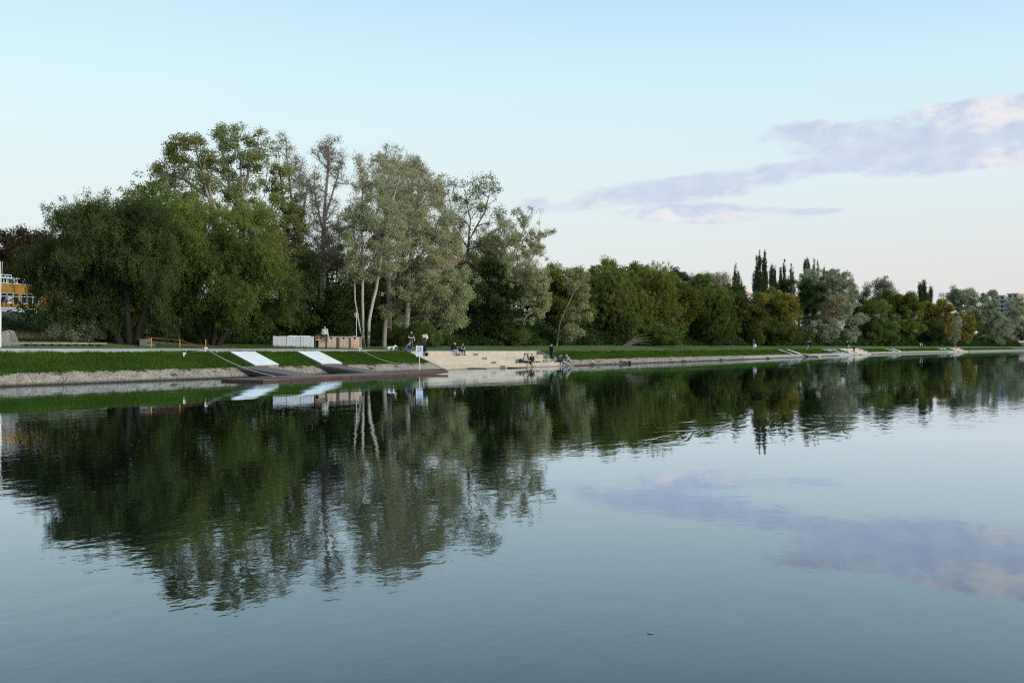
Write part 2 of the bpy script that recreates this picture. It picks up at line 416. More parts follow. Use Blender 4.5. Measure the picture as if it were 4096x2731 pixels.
# --- tall group behind
tree('tall_poplar', 'tallest poplar, leaning left with clumped leaves and bare pinkish limbs', 872, 20, 'poplar',
     [(745, 595, 80, 62), (690, 670, 75, 45), (800, 700, 80, 80), (640, 690, 45, 26), (705, 770, 120, 55), (610, 665, 16, 16), (790, 840, 110, 60)],
     tips=520, per=15, leaf=(.2, .15), spread=.55, rb=.27, bark='bark_grey', boughs=60, sides=7, shell=.2, twigs=2, up=.2,
     trunks=[[(872, 1380), (868, 1000), (862, 840), (825, 720), (780, 600)], [(866, 900), (838, 790), (800, 690), (720, 620)], [(850, 800), (740, 720), (620, 672)]])
tree('tall_poplar', 'tall open poplar with a wide forked top behind the round olive willow', 962, 20.5, 'poplar',
     [(930, 555, 75, 50), (880, 640, 62, 55), (1000, 620, 70, 62), (930, 720, 110, 75), (1010, 545, 30, 45), (1062, 580, 22, 45), (960, 830, 130, 70), (880, 540, 28, 35)],
     tips=560, per=15, leaf=(.2, .15), spread=.55, rb=.28, bark='bark_grey', boughs=60, sides=7, shell=.2, twigs=2, up=.2,
     trunks=[[(962, 1380), (966, 950), (972, 780), (962, 640), (930, 530)], [(968, 850), (900, 680), (880, 560)], [(972, 760), (1010, 640), (1030, 540)], [(966, 900), (1050, 780), (1080, 640)]])
tree('tall_poplar', 'narrow green poplar beside the bare tall trees', 1150, 20, 'poplar',
     [(1108, 610, 38, 60), (1090, 700, 70, 75), (1125, 790, 75, 75), (1130, 900, 90, 90), (1150, 1000, 90, 80)],
     tips=430, per=28, leaf=(.2, .14), spread=.5, rb=.3, bark='bark_brown', tint_up=.3, shell=.2, twigs=2, up=.25, trunks=[[(1150, 1380), (1142, 900), (1122, 700), (1108, 560)]])
tree('bare_tree', 'nearly leafless slim tree with a thin pale top, left of the bare pair', 1200, 21, 'bare',
     [(1140, 575, 40, 60), (1180, 690, 55, 80), (1220, 800, 70, 110), (1200, 950, 85, 120), (1230, 1060, 70, 80)],
     tips=330, per=16, leaf=(.17, .1), spread=.6, rb=.26, bark='bark_grey', twigs=7, shell=.1, up=.2, trunks=[[(1200, 1380), (1182, 1000), (1157, 700), (1140, 520)], [(1185, 950), (1225, 800), (1235, 690)]])
tree('bare_tree', 'nearly leafless tree with a fan of pale upright twigs beside the white poplars', 1290, 21, 'bare',
     [(1312, 610, 70, 72), (1350, 690, 50, 90), (1270, 740, 55, 100), (1300, 880, 85, 110), (1310, 1010, 90, 80)],
     tips=390, per=13, leaf=(.17, .1), spread=.62, rb=.3, bark='bark_grey', twigs=7, shell=.1, up=.2,
     trunks=[[(1290, 1380), (1290, 1000), (1300, 820), (1312, 680), (1312, 560)], [(1296, 880), (1350, 720), (1380, 600)], [(1294, 930), (1262, 800), (1250, 680)]])
tree('broadleaf_tree', 'dark leafy tree in the shade behind the white bin wall', 1190, 17, 'dark',
     [(1180, 1150, 110, 110), (1280, 1180, 90, 110), (1220, 1280, 140, 60), (1350, 1240, 80, 90)], tips=200, per=80, leaf=(.25, .15), spread=.8, rb=.25)
# --- white poplars
tree('white_poplar', 'white poplar on three pale spotted trunks behind the timber bins', 1457, 12.5, 'white',
     [(1450, 720, 55, 95), (1428, 830, 58, 100), (1418, 980, 65, 80), (1500, 880, 85, 120), (1555, 740, 70, 100), (1560, 950, 90, 110), (1440, 1085, 70, 45), (1520, 1080, 70, 60), (1440, 630, 30, 40)],
     tips=1500, per=19, leaf=(.155, .125), spread=.46, rb=.21, bark='bark_white', sides=8, shell=.05, up=.25, twigs=5, depth=.8, thin=.75,
     trunks=[[(1455, 1386), (1450, 1250), (1452, 1100), (1445, 900), (1450, 750), (1460, 640)], [(1466, 1386), (1442, 1320), (1420, 1200), (1415, 1050), (1420, 900)],
             [(1472, 1386), (1476, 1290), (1500, 1160), (1530, 1000), (1560, 850), (1600, 700)]])
tree('white_poplar', 'spreading silvery poplar whose lowest branches droop behind the white notice board', 1538, 13.5, 'white',
     [(1650, 740, 100, 85), (1690, 850, 125, 105), (1620, 1000, 110, 105), (1745, 1010, 115, 100), (1840, 1135, 65, 80), (1755, 1170, 115, 75), (1645, 1150, 100, 75), (1800, 1250, 60, 50), (1575, 1250, 42, 50), (1785, 1315, 34, 30), (1710, 1240, 60, 45)],
     tips=1800, per=25, leaf=(.165, .135), spread=.48, rb=.22, bark='bark_grey', sides=7, shell=.1, up=.22, twigs=4, thin=.8,
     trunks=[[(1536, 1386), (1545, 1240), (1600, 1080), (1640, 900), (1650, 760)], [(1545, 1230), (1680, 1190), (1800, 1170)], [(1570, 1150), (1700, 1000), (1760, 930)]])
tree('white_poplar', 'brownish thin top of a pale poplar behind the silvery one', 1620, 18, 'whitebrown',
     [(1620, 680, 80, 62), (1700, 720, 70, 70), (1560, 650, 50, 45), (1750, 800, 60, 60), (1660, 800, 120, 80), (1780, 900, 50, 70)],
     tips=700, per=18, leaf=(.16, .12), spread=.5, rb=.3, bark='bark_grey', twigs=4, shell=.05, up=.2)
tree('broadleaf_tree', 'open green tree with dark limbs against the sky right of the silvery poplar', 1885, 19, 'bush',
     [(1845, 730, 42, 38), (1915, 735, 75, 45), (1790, 760, 35, 60), (1955, 830, 60, 65), (1870, 830, 90, 65), (1830, 940, 110, 65), (1950, 950, 80, 75), (1990, 890, 30, 45), (1850, 1020, 110, 75), (1940, 1050, 90, 75)],
     tips=860, per=10, leaf=(.2, .15), spread=.62, rb=.24, thin=.3, bark='bark_brown', sides=6, shell=.2, twigs=2, up=.2, trunks=[[(1885, 1380), (1872, 1000), (1882, 880), (1850, 720)], [(1876, 960), (1940, 850), (1960, 760)], [(1876, 1000), (1810, 900), (1790, 740)]])
tree('white_poplar', 'sparse silvery poplar with upswept branch tips at the edge of the tall group', 2010, 15, 'white',
     [(2125, 850, 48, 40), (2155, 940, 50, 55), (2050, 890, 55, 60), (2080, 1020, 90, 75), (2155, 1105, 60, 75), (2045, 1130, 75, 80), (2125, 1220, 55, 75), (2180, 1190, 30, 45), (2000, 1000, 60, 60), (2195, 905, 18, 25)],
     tips=620, per=32, leaf=(.2, .15), spread=.46, rb=.28, bark='bark_grey', twigs=4, shell=.3, up=.2, thin=.7, trunks=[[(2003, 1380), (2012, 1200), (2040, 1050), (2110, 880)], [(2020, 1170), (2110, 1080), (2160, 960)]])
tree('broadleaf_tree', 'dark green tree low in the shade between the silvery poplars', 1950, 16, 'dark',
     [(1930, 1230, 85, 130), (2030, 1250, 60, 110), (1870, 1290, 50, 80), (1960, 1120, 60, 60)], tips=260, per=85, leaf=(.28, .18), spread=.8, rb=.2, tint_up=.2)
shrub('shrub', 'pale bush at the lawn edge below the dark trees', 2065, 13.5, 'bush', [(2060, 1350, 42, 32), (2085, 1345, 28, 30)], leaf=(.16, .09), spread=.5, twigs=3)
shrub('shrub', 'light green bush behind the woman with crossed arms', 1625, 13.5, 'bush', [(1610, 1340, 45, 42), (1650, 1350, 40, 34)], tips=90, leaf=(.15, .09), spread=.5)
shrub('shrub', 'taller light bush behind the bald man in black', 1700, 13.8, 'bush', [(1690, 1335, 40, 50), (1730, 1350, 35, 35)], tips=80, leaf=(.15, .09), spread=.5)
shrub('shrub', 'grey pale bush under the big dark willow', 330, 14.5, 'greygreen', [(300, 1335, 60, 38), (370, 1330, 50, 35), (240, 1340, 40, 30)], tips=110, per=40, leaf=(.12, .06), spread=.45, twigs=3)
tree('broadleaf_tree', 'brown twiggy treetop between the open green tree and the sparse silvery poplar', 2050, 20, 'whitebrown',
     [(2040, 930, 70, 80), (2000, 1050, 90, 90), (2110, 1060, 70, 90), (1960, 960, 50, 60)], tips=520, per=14, leaf=(.2, .14), spread=.55, rb=.26, bark='bark_brown', twigs=5, shell=.1, up=.2)
tree('white_poplar', 'slender pale poplar top filling the gap in the silvery group', 1560, 16, 'white',
     [(1540, 680, 50, 80), (1600, 640, 45, 50), (1500, 760, 60, 90), (1590, 790, 70, 90), (1610, 900, 70, 90), (1380, 900, 40, 70)], tips=800, per=16, leaf=(.16, .13), spread=.48, rb=.26, bark='bark_grey', twigs=5, shell=.05, up=.25, thin=.75)
# --- right row
tree('broadleaf_tree', 'olive tree just right of the sparse silvery poplar', 2240, 20, 'olive',
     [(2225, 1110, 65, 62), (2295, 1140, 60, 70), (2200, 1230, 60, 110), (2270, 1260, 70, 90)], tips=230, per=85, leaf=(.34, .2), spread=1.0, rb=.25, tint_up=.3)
tree('white_poplar', 'small silvery poplar on a thin leaning trunk at the lawn edge', 2226, 14, 'white',
     [(2310, 1130, 45, 42), (2348, 1185, 26, 36), (2320, 1255, 48, 48), (2290, 1325, 40, 28), (2350, 1080, 9, 26)], tips=210, per=52, leaf=(.2, .15), spread=.5, rb=.11, bark='bark_grey', twigs=4,
     trunks=[[(2226, 1370), (2238, 1300), (2275, 1210), (2308, 1140), (2340, 1085)]])
tree('willow_tree', 'dull olive rounded willow in the middle of the far bank row', 2440, 17, 'olivedark',
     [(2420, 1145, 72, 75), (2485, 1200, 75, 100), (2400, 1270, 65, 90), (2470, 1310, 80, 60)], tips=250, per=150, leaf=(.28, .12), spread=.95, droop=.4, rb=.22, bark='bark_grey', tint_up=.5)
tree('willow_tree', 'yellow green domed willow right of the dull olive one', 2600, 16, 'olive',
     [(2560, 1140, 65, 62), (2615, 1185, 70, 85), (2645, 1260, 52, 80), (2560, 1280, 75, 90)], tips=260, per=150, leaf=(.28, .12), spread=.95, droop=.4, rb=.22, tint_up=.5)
shrub('shrub', 'bright green bush at the foot of the domed willows', 2590, 13.5, 'green', [(2590, 1300, 40, 45), (2630, 1340, 50, 38), (2690, 1345, 40, 36)], tips=120, leaf=(.26, .14), spread=.7)
tree('broadleaf_tree', 'dark olive crown wedged between two lighter domed willows', 2715, 18, 'olive',
     [(2700, 1160, 58, 55), (2745, 1225, 60, 90), (2690, 1290, 70, 75)], tips=210, per=85, leaf=(.34, .19), spread=1.0, rb=.22)
tree('willow_tree', 'smooth rounded green willow with a lit right side, left of the tall spires', 2850, 14, 'willow',
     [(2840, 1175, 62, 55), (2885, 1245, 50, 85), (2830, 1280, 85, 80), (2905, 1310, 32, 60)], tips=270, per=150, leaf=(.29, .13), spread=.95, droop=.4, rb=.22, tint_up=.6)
tree('broadleaf_tree', 'bright green tree with spiky shoots rising behind the dull olive willow', 2480, 26, 'green',
     [(2450, 1090, 80, 42), (2550, 1082, 70, 36), (2380, 1110, 50, 45), (2470, 1180, 120, 70)], tips=210, per=70, leaf=(.38, .2), spread=1.0, rb=.25, up=.3, twigs=4)
tree('bare_tree', 'thin bare treetop showing over the yellow green willow', 2660, 30, 'bare',
     [(2660, 1090, 55, 34), (2620, 1080, 26, 26), (2650, 1140, 70, 45)], tips=230, per=16, leaf=(.3, .17), spread=.9, rb=.2, bark='bark_grey', twigs=6, shell=.1)
tree('broadleaf_tree', 'small dark crown against the sky beside the thin bare treetop', 2712, 25, 'dark', [(2705, 1120, 42, 40), (2690, 1190, 60, 50)], tips=100, per=80, leaf=(.4, .24), spread=1.1, rb=.2)
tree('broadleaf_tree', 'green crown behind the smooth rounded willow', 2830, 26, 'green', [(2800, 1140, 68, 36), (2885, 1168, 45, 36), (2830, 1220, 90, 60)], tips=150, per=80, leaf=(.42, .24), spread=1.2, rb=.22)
tree('bare_tree', 'pale leafless tree far behind the green crowns', 2790, 130, 'palefar', [(2785, 1118, 48, 24), (2790, 1150, 60, 30)], tips=220, per=12, leaf=(.8, .4), spread=2.0, rb=.3, bark='bark_grey', twigs=8, shell=.1)
tree('bare_tree', 'pale leafless tree far off, touching the left spire', 2880, 130, 'palefar', [(2885, 1114, 52, 24), (2880, 1150, 60, 30)], tips=220, per=12, leaf=(.8, .4), spread=2.0, rb=.3, bark='bark_grey', twigs=8, shell=.1)
def spire(label, px, w, lob, kind='spire', per=17, **kw):
    kw['tips'] = int(kw.get('tips', 110) * 2.4)
    top = min(l[1] - l[3] for l in lob)
    tr = [[(l[0], 1390), (l[0], l[1] + l[3] * .5), (l[0], l[1] - l[3] * .92)] for l in lob]
    lob = [(l[0], l[1], l[2] * .92, l[3]) for l in lob]
    return tree('lombardy_poplar', label, lob[0][0], w, kind, lob, per=per, leaf=kw.pop('leaf', (.5, .26)), spread=kw.pop('spread', .5), rb=.22, shell=.02, up=.6, group='upright poplars on the skyline', trunks=tr, **kw)
spire('single dark upright poplar with two smaller spires at its right shoulder', 2941, 60, [(2941, 1125, 10, 62), (2955, 1140, 7, 55), (2966, 1160, 6, 42), (2943, 1190, 22, 55)], tips=170)
spire('tallest clump of dark upright poplars on the skyline', 3046, 60, [(3028, 1090, 8, 66), (3039, 1065, 8, 66), (3057, 1075, 10, 74), (3063, 1120, 10, 70), (3020, 1145, 12, 60), (3045, 1160, 26, 70)], tips=330)
spire('shorter dark upright poplar hugging the tallest clump', 3092, 60, [(3086, 1110, 9, 56), (3099, 1118, 6, 58), (3092, 1170, 18, 60)], tips=170)
spire('slim upright poplar with a gap of sky on either side', 3134, 62, [(3123, 1115, 6, 50), (3137, 1100, 7, 58), (3134, 1170, 20, 60)], tips=150)
spire('leafless upright poplar, two bare tips only', 3166, 62, [(3163, 1105, 5, 46), (3171, 1110, 4, 40), (3168, 1170, 16, 50)], 'bare', 16, tips=90, bark='bark_grey')
spire('ragged upright poplar rising out of the big pale tree', 3227, 48, [(3222, 1080, 8, 52), (3234, 1085, 7, 56), (3230, 1140, 18, 60)], tips=130)
spire('bare pointed poplar tips above the big pale tree', 3268, 50, [(3256, 1085, 4, 52), (3272, 1092, 5, 50), (3264, 1140, 14, 60)], 'bare', 18, tips=90, bark='bark_grey')
spire('small dark spire at the right shoulder of the big pale tree', 3296, 50, [(3296, 1100, 5, 36), (3296, 1150, 10, 40)], tips=60)
tree('broadleaf_tree', 'dark olive tree below the single upright poplar', 2985, 16, 'olivedark',
     [(2980, 1215, 68, 58), (3005, 1295, 75, 80), (2935, 1265, 36, 80)], tips=220, per=85, leaf=(.4, .22), spread=1.1, rb=.25)
tree('broadleaf_tree', 'yellow green domed tree under the tallest poplars', 3110, 15, 'yellow',
     [(3065, 1200, 48, 32), (3130, 1208, 58, 42), (3165, 1268, 42, 60), (3110, 1275, 60, 50)], tips=200, per=85, leaf=(.42, .24), spread=1.0, rb=.25)
tree('broadleaf_tree', 'green skirt of foliage below the yellow green dome', 3080, 13.8, 'olivedark', [(3060, 1320, 60, 50), (3130, 1330, 60, 45)], tips=110, per=85, leaf=(.42, .24), spread=1.0, rb=.15)
tree('broadleaf_tree', 'dark green tree between the yellow dome and the big pale tree', 3195, 22, 'dark',
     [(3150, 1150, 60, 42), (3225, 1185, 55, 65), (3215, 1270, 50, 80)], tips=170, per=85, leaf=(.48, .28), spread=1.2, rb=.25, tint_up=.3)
tree('white_poplar', 'big pale grey tree, tallest mass right of the upright poplars', 3330, 20, 'greygreen',
     [(3255, 1115, 55, 42), (3340, 1120, 65, 46), (3385, 1185, 50, 65), (3330, 1220, 80, 85), (3290, 1175, 60, 62)], boughs=0, tips=520, per=60, leaf=(.42, .26), spread=1.0, rb=.35, bark='bark_grey', twigs=3)
tree('broadleaf_tree', 'brownish hollow in the middle of the big pale tree', 3320, 18.5, 'whitebrown', [(3330, 1235, 50, 55), (3370, 1225, 36, 45)], tips=130, per=50, leaf=(.4, .24), spread=1.0, rb=.2, twigs=4)
shrub('shrub', 'pale grey bushes at the lawn edge below the big pale tree', 3330, 13, 'greygreen', [(3265, 1325, 48, 45), (3335, 1320, 45, 45), (3400, 1290, 30, 66), (3440, 1275, 24, 55)], tips=220, leaf=(.4, .24), spread=1.0, rb=.1)
tree('broadleaf_tree', 'rounded green tree right of the pale grey bushes', 3485, 16, 'olivedark', [(3485, 1258, 46, 52), (3475, 1330, 45, 45)], tips=130, per=85, leaf=(.52, .3), spread=1.3, rb=.2)
spire('lonely thin spire between the pale tree and the open treetop', 3409, 45, [(3409, 1145, 6, 36), (3412, 1180, 12, 50)], tips=60)
tree('bare_tree', 'open airy treetop with light showing through, right half of the bank', 3535, 30, 'bare',
     [(3530, 1140, 42, 30), (3540, 1185, 58, 45), (3470, 1160, 18, 28)], tips=230, per=26, leaf=(.5, .28), spread=1.4, rb=.25, bark='bark_grey', twigs=6, shell=.1)
tree('broadleaf_tree', 'brown green crown under the open airy treetop', 3560, 24, 'olivedark', [(3550, 1215, 65, 45), (3600, 1230, 45, 45)], tips=130, per=85, leaf=(.6, .34), spread=1.5, rb=.2)
tree('broadleaf_tree', 'fresh green tree with an olive shoulder at the lawn edge', 3545, 14.5, 'green', [(3548, 1268, 38, 55), (3555, 1330, 40, 48), (3505, 1340, 30, 40)], tips=140, per=85, leaf=(.52, .3), spread=1.3, rb=.2, tint_up=.4)
tree('broadleaf_tree', 'mixed olive tree left of the golden dome', 3640, 17, 'olive', [(3632, 1225, 36, 36), (3650, 1285, 42, 55), (3620, 1330, 40, 48)], tips=160, per=85, leaf=(.6, .34), spread=1.5, rb=.2)
spire('cluster of upright poplars on the skyline behind the golden dome', 3697, 45, [(3681, 1170, 8, 34), (3696, 1165, 8, 42), (3722, 1185, 7, 30), (3700, 1210, 26, 36)], tips=180, leaf=(.8, .45), spread=1.0)
tree('broadleaf_tree', 'small far dome of a tree left of the skyline poplar cluster', 3645, 60, 'greygreen', [(3645, 1190, 20, 16), (3650, 1215, 34, 26)], tips=60, per=70, leaf=(.8, .5), spread=2, rb=.2)
tree('broadleaf_tree', 'golden brown domed tree near the right end of the bank', 3755, 16.5, 'gold',
     [(3715, 1238, 30, 24), (3762, 1248, 42, 36), (3790, 1300, 20, 56), (3755, 1295, 45, 45)], tips=180, per=85, leaf=(.65, .38), spread=1.5, rb=.2)
tree('broadleaf_tree', 'round dark bush shaped tree in front of the golden dome', 3722, 13.2, 'dark', [(3725, 1325, 44, 40), (3690, 1345, 24, 30)], tips=100, per=85, leaf=(.6, .36), spread=1.4, rb=.15, tint_up=.4)
tree('white_poplar', 'slim pale tree right of the golden dome', 3820, 14, 'greygreen', [(3822, 1315, 18, 55), (3800, 1350, 20, 28)], tips=70, per=70, leaf=(.6, .36), spread=1.3, rb=.15, bark='bark_grey')
tree('broadleaf_tree', 'small golden bush shaped tree near the right end of the bank', 3866, 15, 'gold', [(3868, 1305, 26, 48), (3850, 1350, 24, 28)], tips=80, per=80, leaf=(.7, .4), spread=1.5, rb=.15)
tree('white_poplar', 'tall grey green tree mass with pale trunks before the apartment blocks', 3870, 28, 'greygreen',
     [(3800, 1192, 42, 34), (3860, 1188, 55, 40), (3930, 1220, 58, 55), (3880, 1265, 70, 60)], tips=260, per=75, leaf=(.7, .42), spread=1.7, rb=.35, bark='bark_white', twigs=3)
tree('white_poplar', 'grey green tree with thin pale stems, second from the right edge', 3960, 18, 'greygreen', [(3945, 1285, 52, 62), (3985, 1310, 50, 60)], tips=170, per=75, leaf=(.75, .45), spread=1.7, rb=.25, bark='bark_white')
tree('white_poplar', 'grey green tree cut by the right edge of the picture', 4060, 20, 'greygreen', [(4045, 1265, 46, 62), (4095, 1275, 50, 75), (4040, 1325, 60, 50), (4110, 1330, 50, 50)], tips=220, per=75, leaf=(.8, .48), spread=1.9, rb=.3, bark='bark_white')
# --- shaded trees closing the back of the row
for (lb, px, w, kd, lobes) in (
    ('deep dark tree behind the round olive willow', 900, 19, 'olivedark', [(860, 960, 160, 110), (960, 1060, 170, 130), (820, 1150, 160, 120), (1000, 1200, 130, 110)]),
    ('deep dark tree behind the broad dark willow', 400, 18, 'dark', [(410, 1010, 160, 95), (370, 1110, 110, 100), (480, 1180, 140, 110)]),
    ('dark tree closing the gap behind the red rail', 700, 24, 'dark', [(690, 1150, 130, 150), (560, 1180, 100, 130), (760, 1250, 120, 100)]),
    ('dark tree behind the person on the bins', 1320, 24, 'willow_dark', [(1330, 1010, 70, 70), (1230, 1050, 70, 70), (1320, 1130, 110, 130), (1240, 1180, 90, 140), (1400, 1220, 90, 110)]),
    ('dark tree behind the three pale trunks', 1500, 23, 'dark', [(1480, 1180, 100, 130), (1580, 1220, 90, 110), (1440, 1270, 90, 90)]),
    ('dark tree behind the drooping silvery branches', 1720, 23, 'willow_dark', [(1700, 1200, 110, 120), (1800, 1180, 90, 130), (1760, 1290, 120, 80)]),
    ('dark tree behind the seated pair on the steps', 1890, 25, 'willow_dark', [(1880, 1120, 100, 110), (1960, 1180, 90, 130), (1860, 1250, 90, 100)]),
    ('dark tree behind the sparse silvery poplar', 2110, 24, 'willow_dark', [(2100, 1170, 80, 110), (2170, 1230, 70, 110), (2060, 1260, 80, 100)])):
    tree('broadleaf_tree', lb, px, w, kd, lobes, tips=230, per=75, leaf=(.3, .2), spread=.95, rb=.25, tint_up=.3)
for (lb, px, w, kd, lobes) in (
    ('deep green tree behind the two olive domed willows', 2350, 25, 'dark', [(2350, 1170, 80, 80), (2300, 1250, 80, 90), (2420, 1250, 80, 90)]),
    ('deep green tree at the back between the willow domes', 2560, 25, 'olivedark', [(2540, 1200, 90, 80), (2620, 1230, 80, 90), (2520, 1280, 80, 80)]),
    ('deep green tree at the back left of the single upright poplar', 2770, 24, 'dark', [(2760, 1200, 80, 60), (2800, 1270, 80, 80)]),
    ('deep green tree at the back under the single upright poplar', 2920, 24, 'dark', [(2920, 1190, 60, 55), (2950, 1260, 70, 80)]),
    ('deep green tree behind the yellow green dome', 3090, 26, 'olivedark', [(3080, 1220, 80, 60), (3130, 1270, 80, 80)]),
    ('deep green tree right of the big pale tree', 3440, 24, 'dark', [(3430, 1220, 50, 55), (3450, 1290, 60, 70)]),
    ('deep green tree behind the golden dome', 3690, 26, 'dark', [(3670, 1250, 60, 50), (3720, 1290, 60, 60)]),
    ('deep green tree far back under the big pale tree', 3270, 34, 'dark', [(3270, 1250, 60, 60), (3330, 1280, 70, 60), (3220, 1300, 60, 50)]),
    ('deep green tree far back between the fresh green and the mixed olive trees', 3600, 32, 'dark', [(3590, 1280, 60, 55), (3540, 1310, 50, 45), (3640, 1310, 50, 45)]),
    ('deep green tree far back behind the thin pale stems', 3960, 34, 'olivedark', [(3950, 1290, 70, 60), (4020, 1300, 60, 60), (4090, 1300, 50, 60)]),
    ('deep green tree behind the small golden bush', 3850, 24, 'olivedark', [(3840, 1300, 60, 60), (3900, 1320, 50, 50)])):
    tree('broadleaf_tree', lb, px, w, kd, lobes, tips=150, per=75, leaf=(.5, .32), spread=1.3, rb=.25, tint_up=.3)
# --- undergrowth: one uncountable dark mass under the trees
def undergrowth():
    rng = np.random.default_rng(5)
    Vs = []; Fs = []; tn = []; b = 0
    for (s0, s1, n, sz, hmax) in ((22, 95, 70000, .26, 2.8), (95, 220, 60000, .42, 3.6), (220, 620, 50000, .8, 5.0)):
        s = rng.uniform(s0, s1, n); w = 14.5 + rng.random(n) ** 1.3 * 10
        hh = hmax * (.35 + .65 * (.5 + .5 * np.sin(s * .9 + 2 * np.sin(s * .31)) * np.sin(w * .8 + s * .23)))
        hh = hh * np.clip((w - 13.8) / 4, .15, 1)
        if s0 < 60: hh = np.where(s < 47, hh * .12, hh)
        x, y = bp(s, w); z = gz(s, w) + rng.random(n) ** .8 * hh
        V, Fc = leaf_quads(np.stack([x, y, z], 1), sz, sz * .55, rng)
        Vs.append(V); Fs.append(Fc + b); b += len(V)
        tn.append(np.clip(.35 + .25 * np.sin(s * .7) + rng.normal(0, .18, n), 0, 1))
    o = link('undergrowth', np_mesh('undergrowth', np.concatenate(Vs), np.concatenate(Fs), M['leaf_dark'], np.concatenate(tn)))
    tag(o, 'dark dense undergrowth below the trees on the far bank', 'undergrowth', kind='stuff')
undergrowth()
# ------------------------------------------------------------------ the ground, strip by strip
STAIRS = [(s_at(1609, 4.35) , s_at(2147, 4.0)), (s_at(3350, 4.0), s_at(3437, 4.0)), (s_at(3790, 4.0), s_at(3838, 4.0))]
_wf0 = wf
def wf(s):
    w = _wf0(s)
    for a, b in STAIRS: w = np.where((s > a - .1) & (s < b + .1), 4.25, w)
    return w
CUT = ('gravel_shore', 'grass_bank')
def strip(name, wfun0, wfun1, nw, mat, rough=0.0, ss=None, label=None):
    if ss is None:
        ss = np.concatenate([np.arange(-60, 20, 4.0), np.arange(20, 140, .4), np.arange(140, 320, 1.0), np.arange(320, 1590, 5.0)])
    ss = np.unique(np.concatenate([ss] + [np.array([a - .101, a - .1, a, b, b + .1, b + .101]) for a, b in STAIRS])) if nw and ss[1] - ss[0] < 20 else ss
    t = np.linspace(0, 1, nw + 1)
    S, T = np.meshgrid(ss, t, indexing='ij')
    w0 = wfun0(ss)[:, None]; w1 = wfun1(ss)[:, None]
    W = w0 + (w1 - w0) * T
    x, y = bp(S, W); z = gz(S, W)
    if rough:
        nz = RNG.normal(0, rough, z.shape); nz[:, 0] = 0; nz[:, -1] = 0; z = z + nz
    V = np.stack([x, y, z], 2).reshape(-1, 3); k = nw + 1
    i = np.arange(len(ss) - 1)[:, None] * k + np.arange(nw)[None, :]
    Fc = np.stack([i, i + k, i + k + 1, i + 1], 2).reshape(-1, 4)
    if name in CUT:
        sm = np.repeat((ss[1:] + ss[:-1]) / 2, nw); keep = np.ones(len(sm), bool)
        for a, b in STAIRS: keep &= ~((sm > a) & (sm < b))
        Fc = Fc[keep]
    o = link(name, np_mesh(name, V, Fc, mat, smooth=True))
    return tag(o, kind='structure')
def const(v): return lambda s: v + 0 * s
def gravel_mat():
    m, t = new_mat('gravel')
    tc = t.node('ShaderNodeTexCoord').outputs['Object']
    vo = t.node('ShaderNodeTexVoronoi'); t.put(vo.inputs['Vector'], tc); vo.inputs['Scale'].default_value = 9
    n = t.noise(tc, 1.2, 4)
    c = t.ramp(vo.outputs['Color'], [(0, (.16, .145, .12)), (.5, (.32, .295, .25)), (1, (.52, .49, .43))])
    c = t.mix(t.math('MULTIPLY_ADD', n, 1.4, -.45, clamp=True), c, (.26, .235, .20))
    z = t.node('ShaderNodeSeparateXYZ'); t.put(z.inputs[0], tc)
    n2 = t.math('MULTIPLY_ADD', t.noise(tc, 2.5, 3), .16, -.08)
    zz = t.math('ADD', z.outputs[2], n2)
    wet = t.math('MULTIPLY_ADD', zz, -9, 1.35, clamp=True)                  # wet line at the water
    tan = t.math('MULTIPLY', t.math('MULTIPLY_ADD', zz, -6, 1.5, clamp=True), t.math('MULTIPLY_ADD', zz, 20, -1, clamp=True))
    c = t.mix(t.math('MULTIPLY', tan, .5), c, (.23, .18, .11))
    c = t.mix(wet, c, (.03, .027, .022))
    b = t.node('ShaderNodeBsdfPrincipled'); t.put(b.inputs['Base Color'], c); b.inputs['Roughness'].default_value = .9; b.inputs['Specular IOR Level'].default_value = .2
    bn = t.node('ShaderNodeBump'); bn.inputs['Distance'].default_value = .05; t.put(bn.inputs['Height'], vo.outputs['Distance']); t.put(b.inputs['Normal'], bn.outputs[0])
    t.l.new(b.outputs[0], t.out.inputs[0]); return m
M['gravel'] = gravel_mat()
M['soil'] = surf('bank_soil', (.025, .055, .008), .95, .5, 1.5, .02)
M['lawnsoil'] = surf('lawn_soil', (.10, .145, .05), .95, .35, .45, .02, col2=(.075, .125, .035), fine=3.0)
M['levee'] = surf('levee_grass', (.022, .036, .013), .95, .5, .6, .05)
M['pathmat'] = surf('pale_gravel_path', (.57, .56, .52), .95, .22, .7, .01, fine=8.0)
strip('riverbed', const(-25.), const(0.), 4, M['gravel'])
strip('gravel_shore', const(0.), wg, 4, M['gravel'], .012)
strip('grass_bank', wg, wf, 5, M['soil'], .02)
strip('path', wf, wback, 3, M['pathmat'], .006)
strip('lawn', wback, const(18.5), 8, M['lawnsoil'], .02)
strip('levee', const(18.5), const(62.), 12, M['levee'], .05)
strip('land', const(62.), const(3000.), 4, M['levee'], ss=np.arange(-60, 1590, 30.0))

# gaps for built things on the bank: stairs, ramps
def in_gap(s, w):
    g = np.zeros(len(s), bool)
    for (a, b, w0, w1) in GAPS: g |= (s > a) & (s < b) & (w > w0) & (w < w1)
    return g
GAPS = []

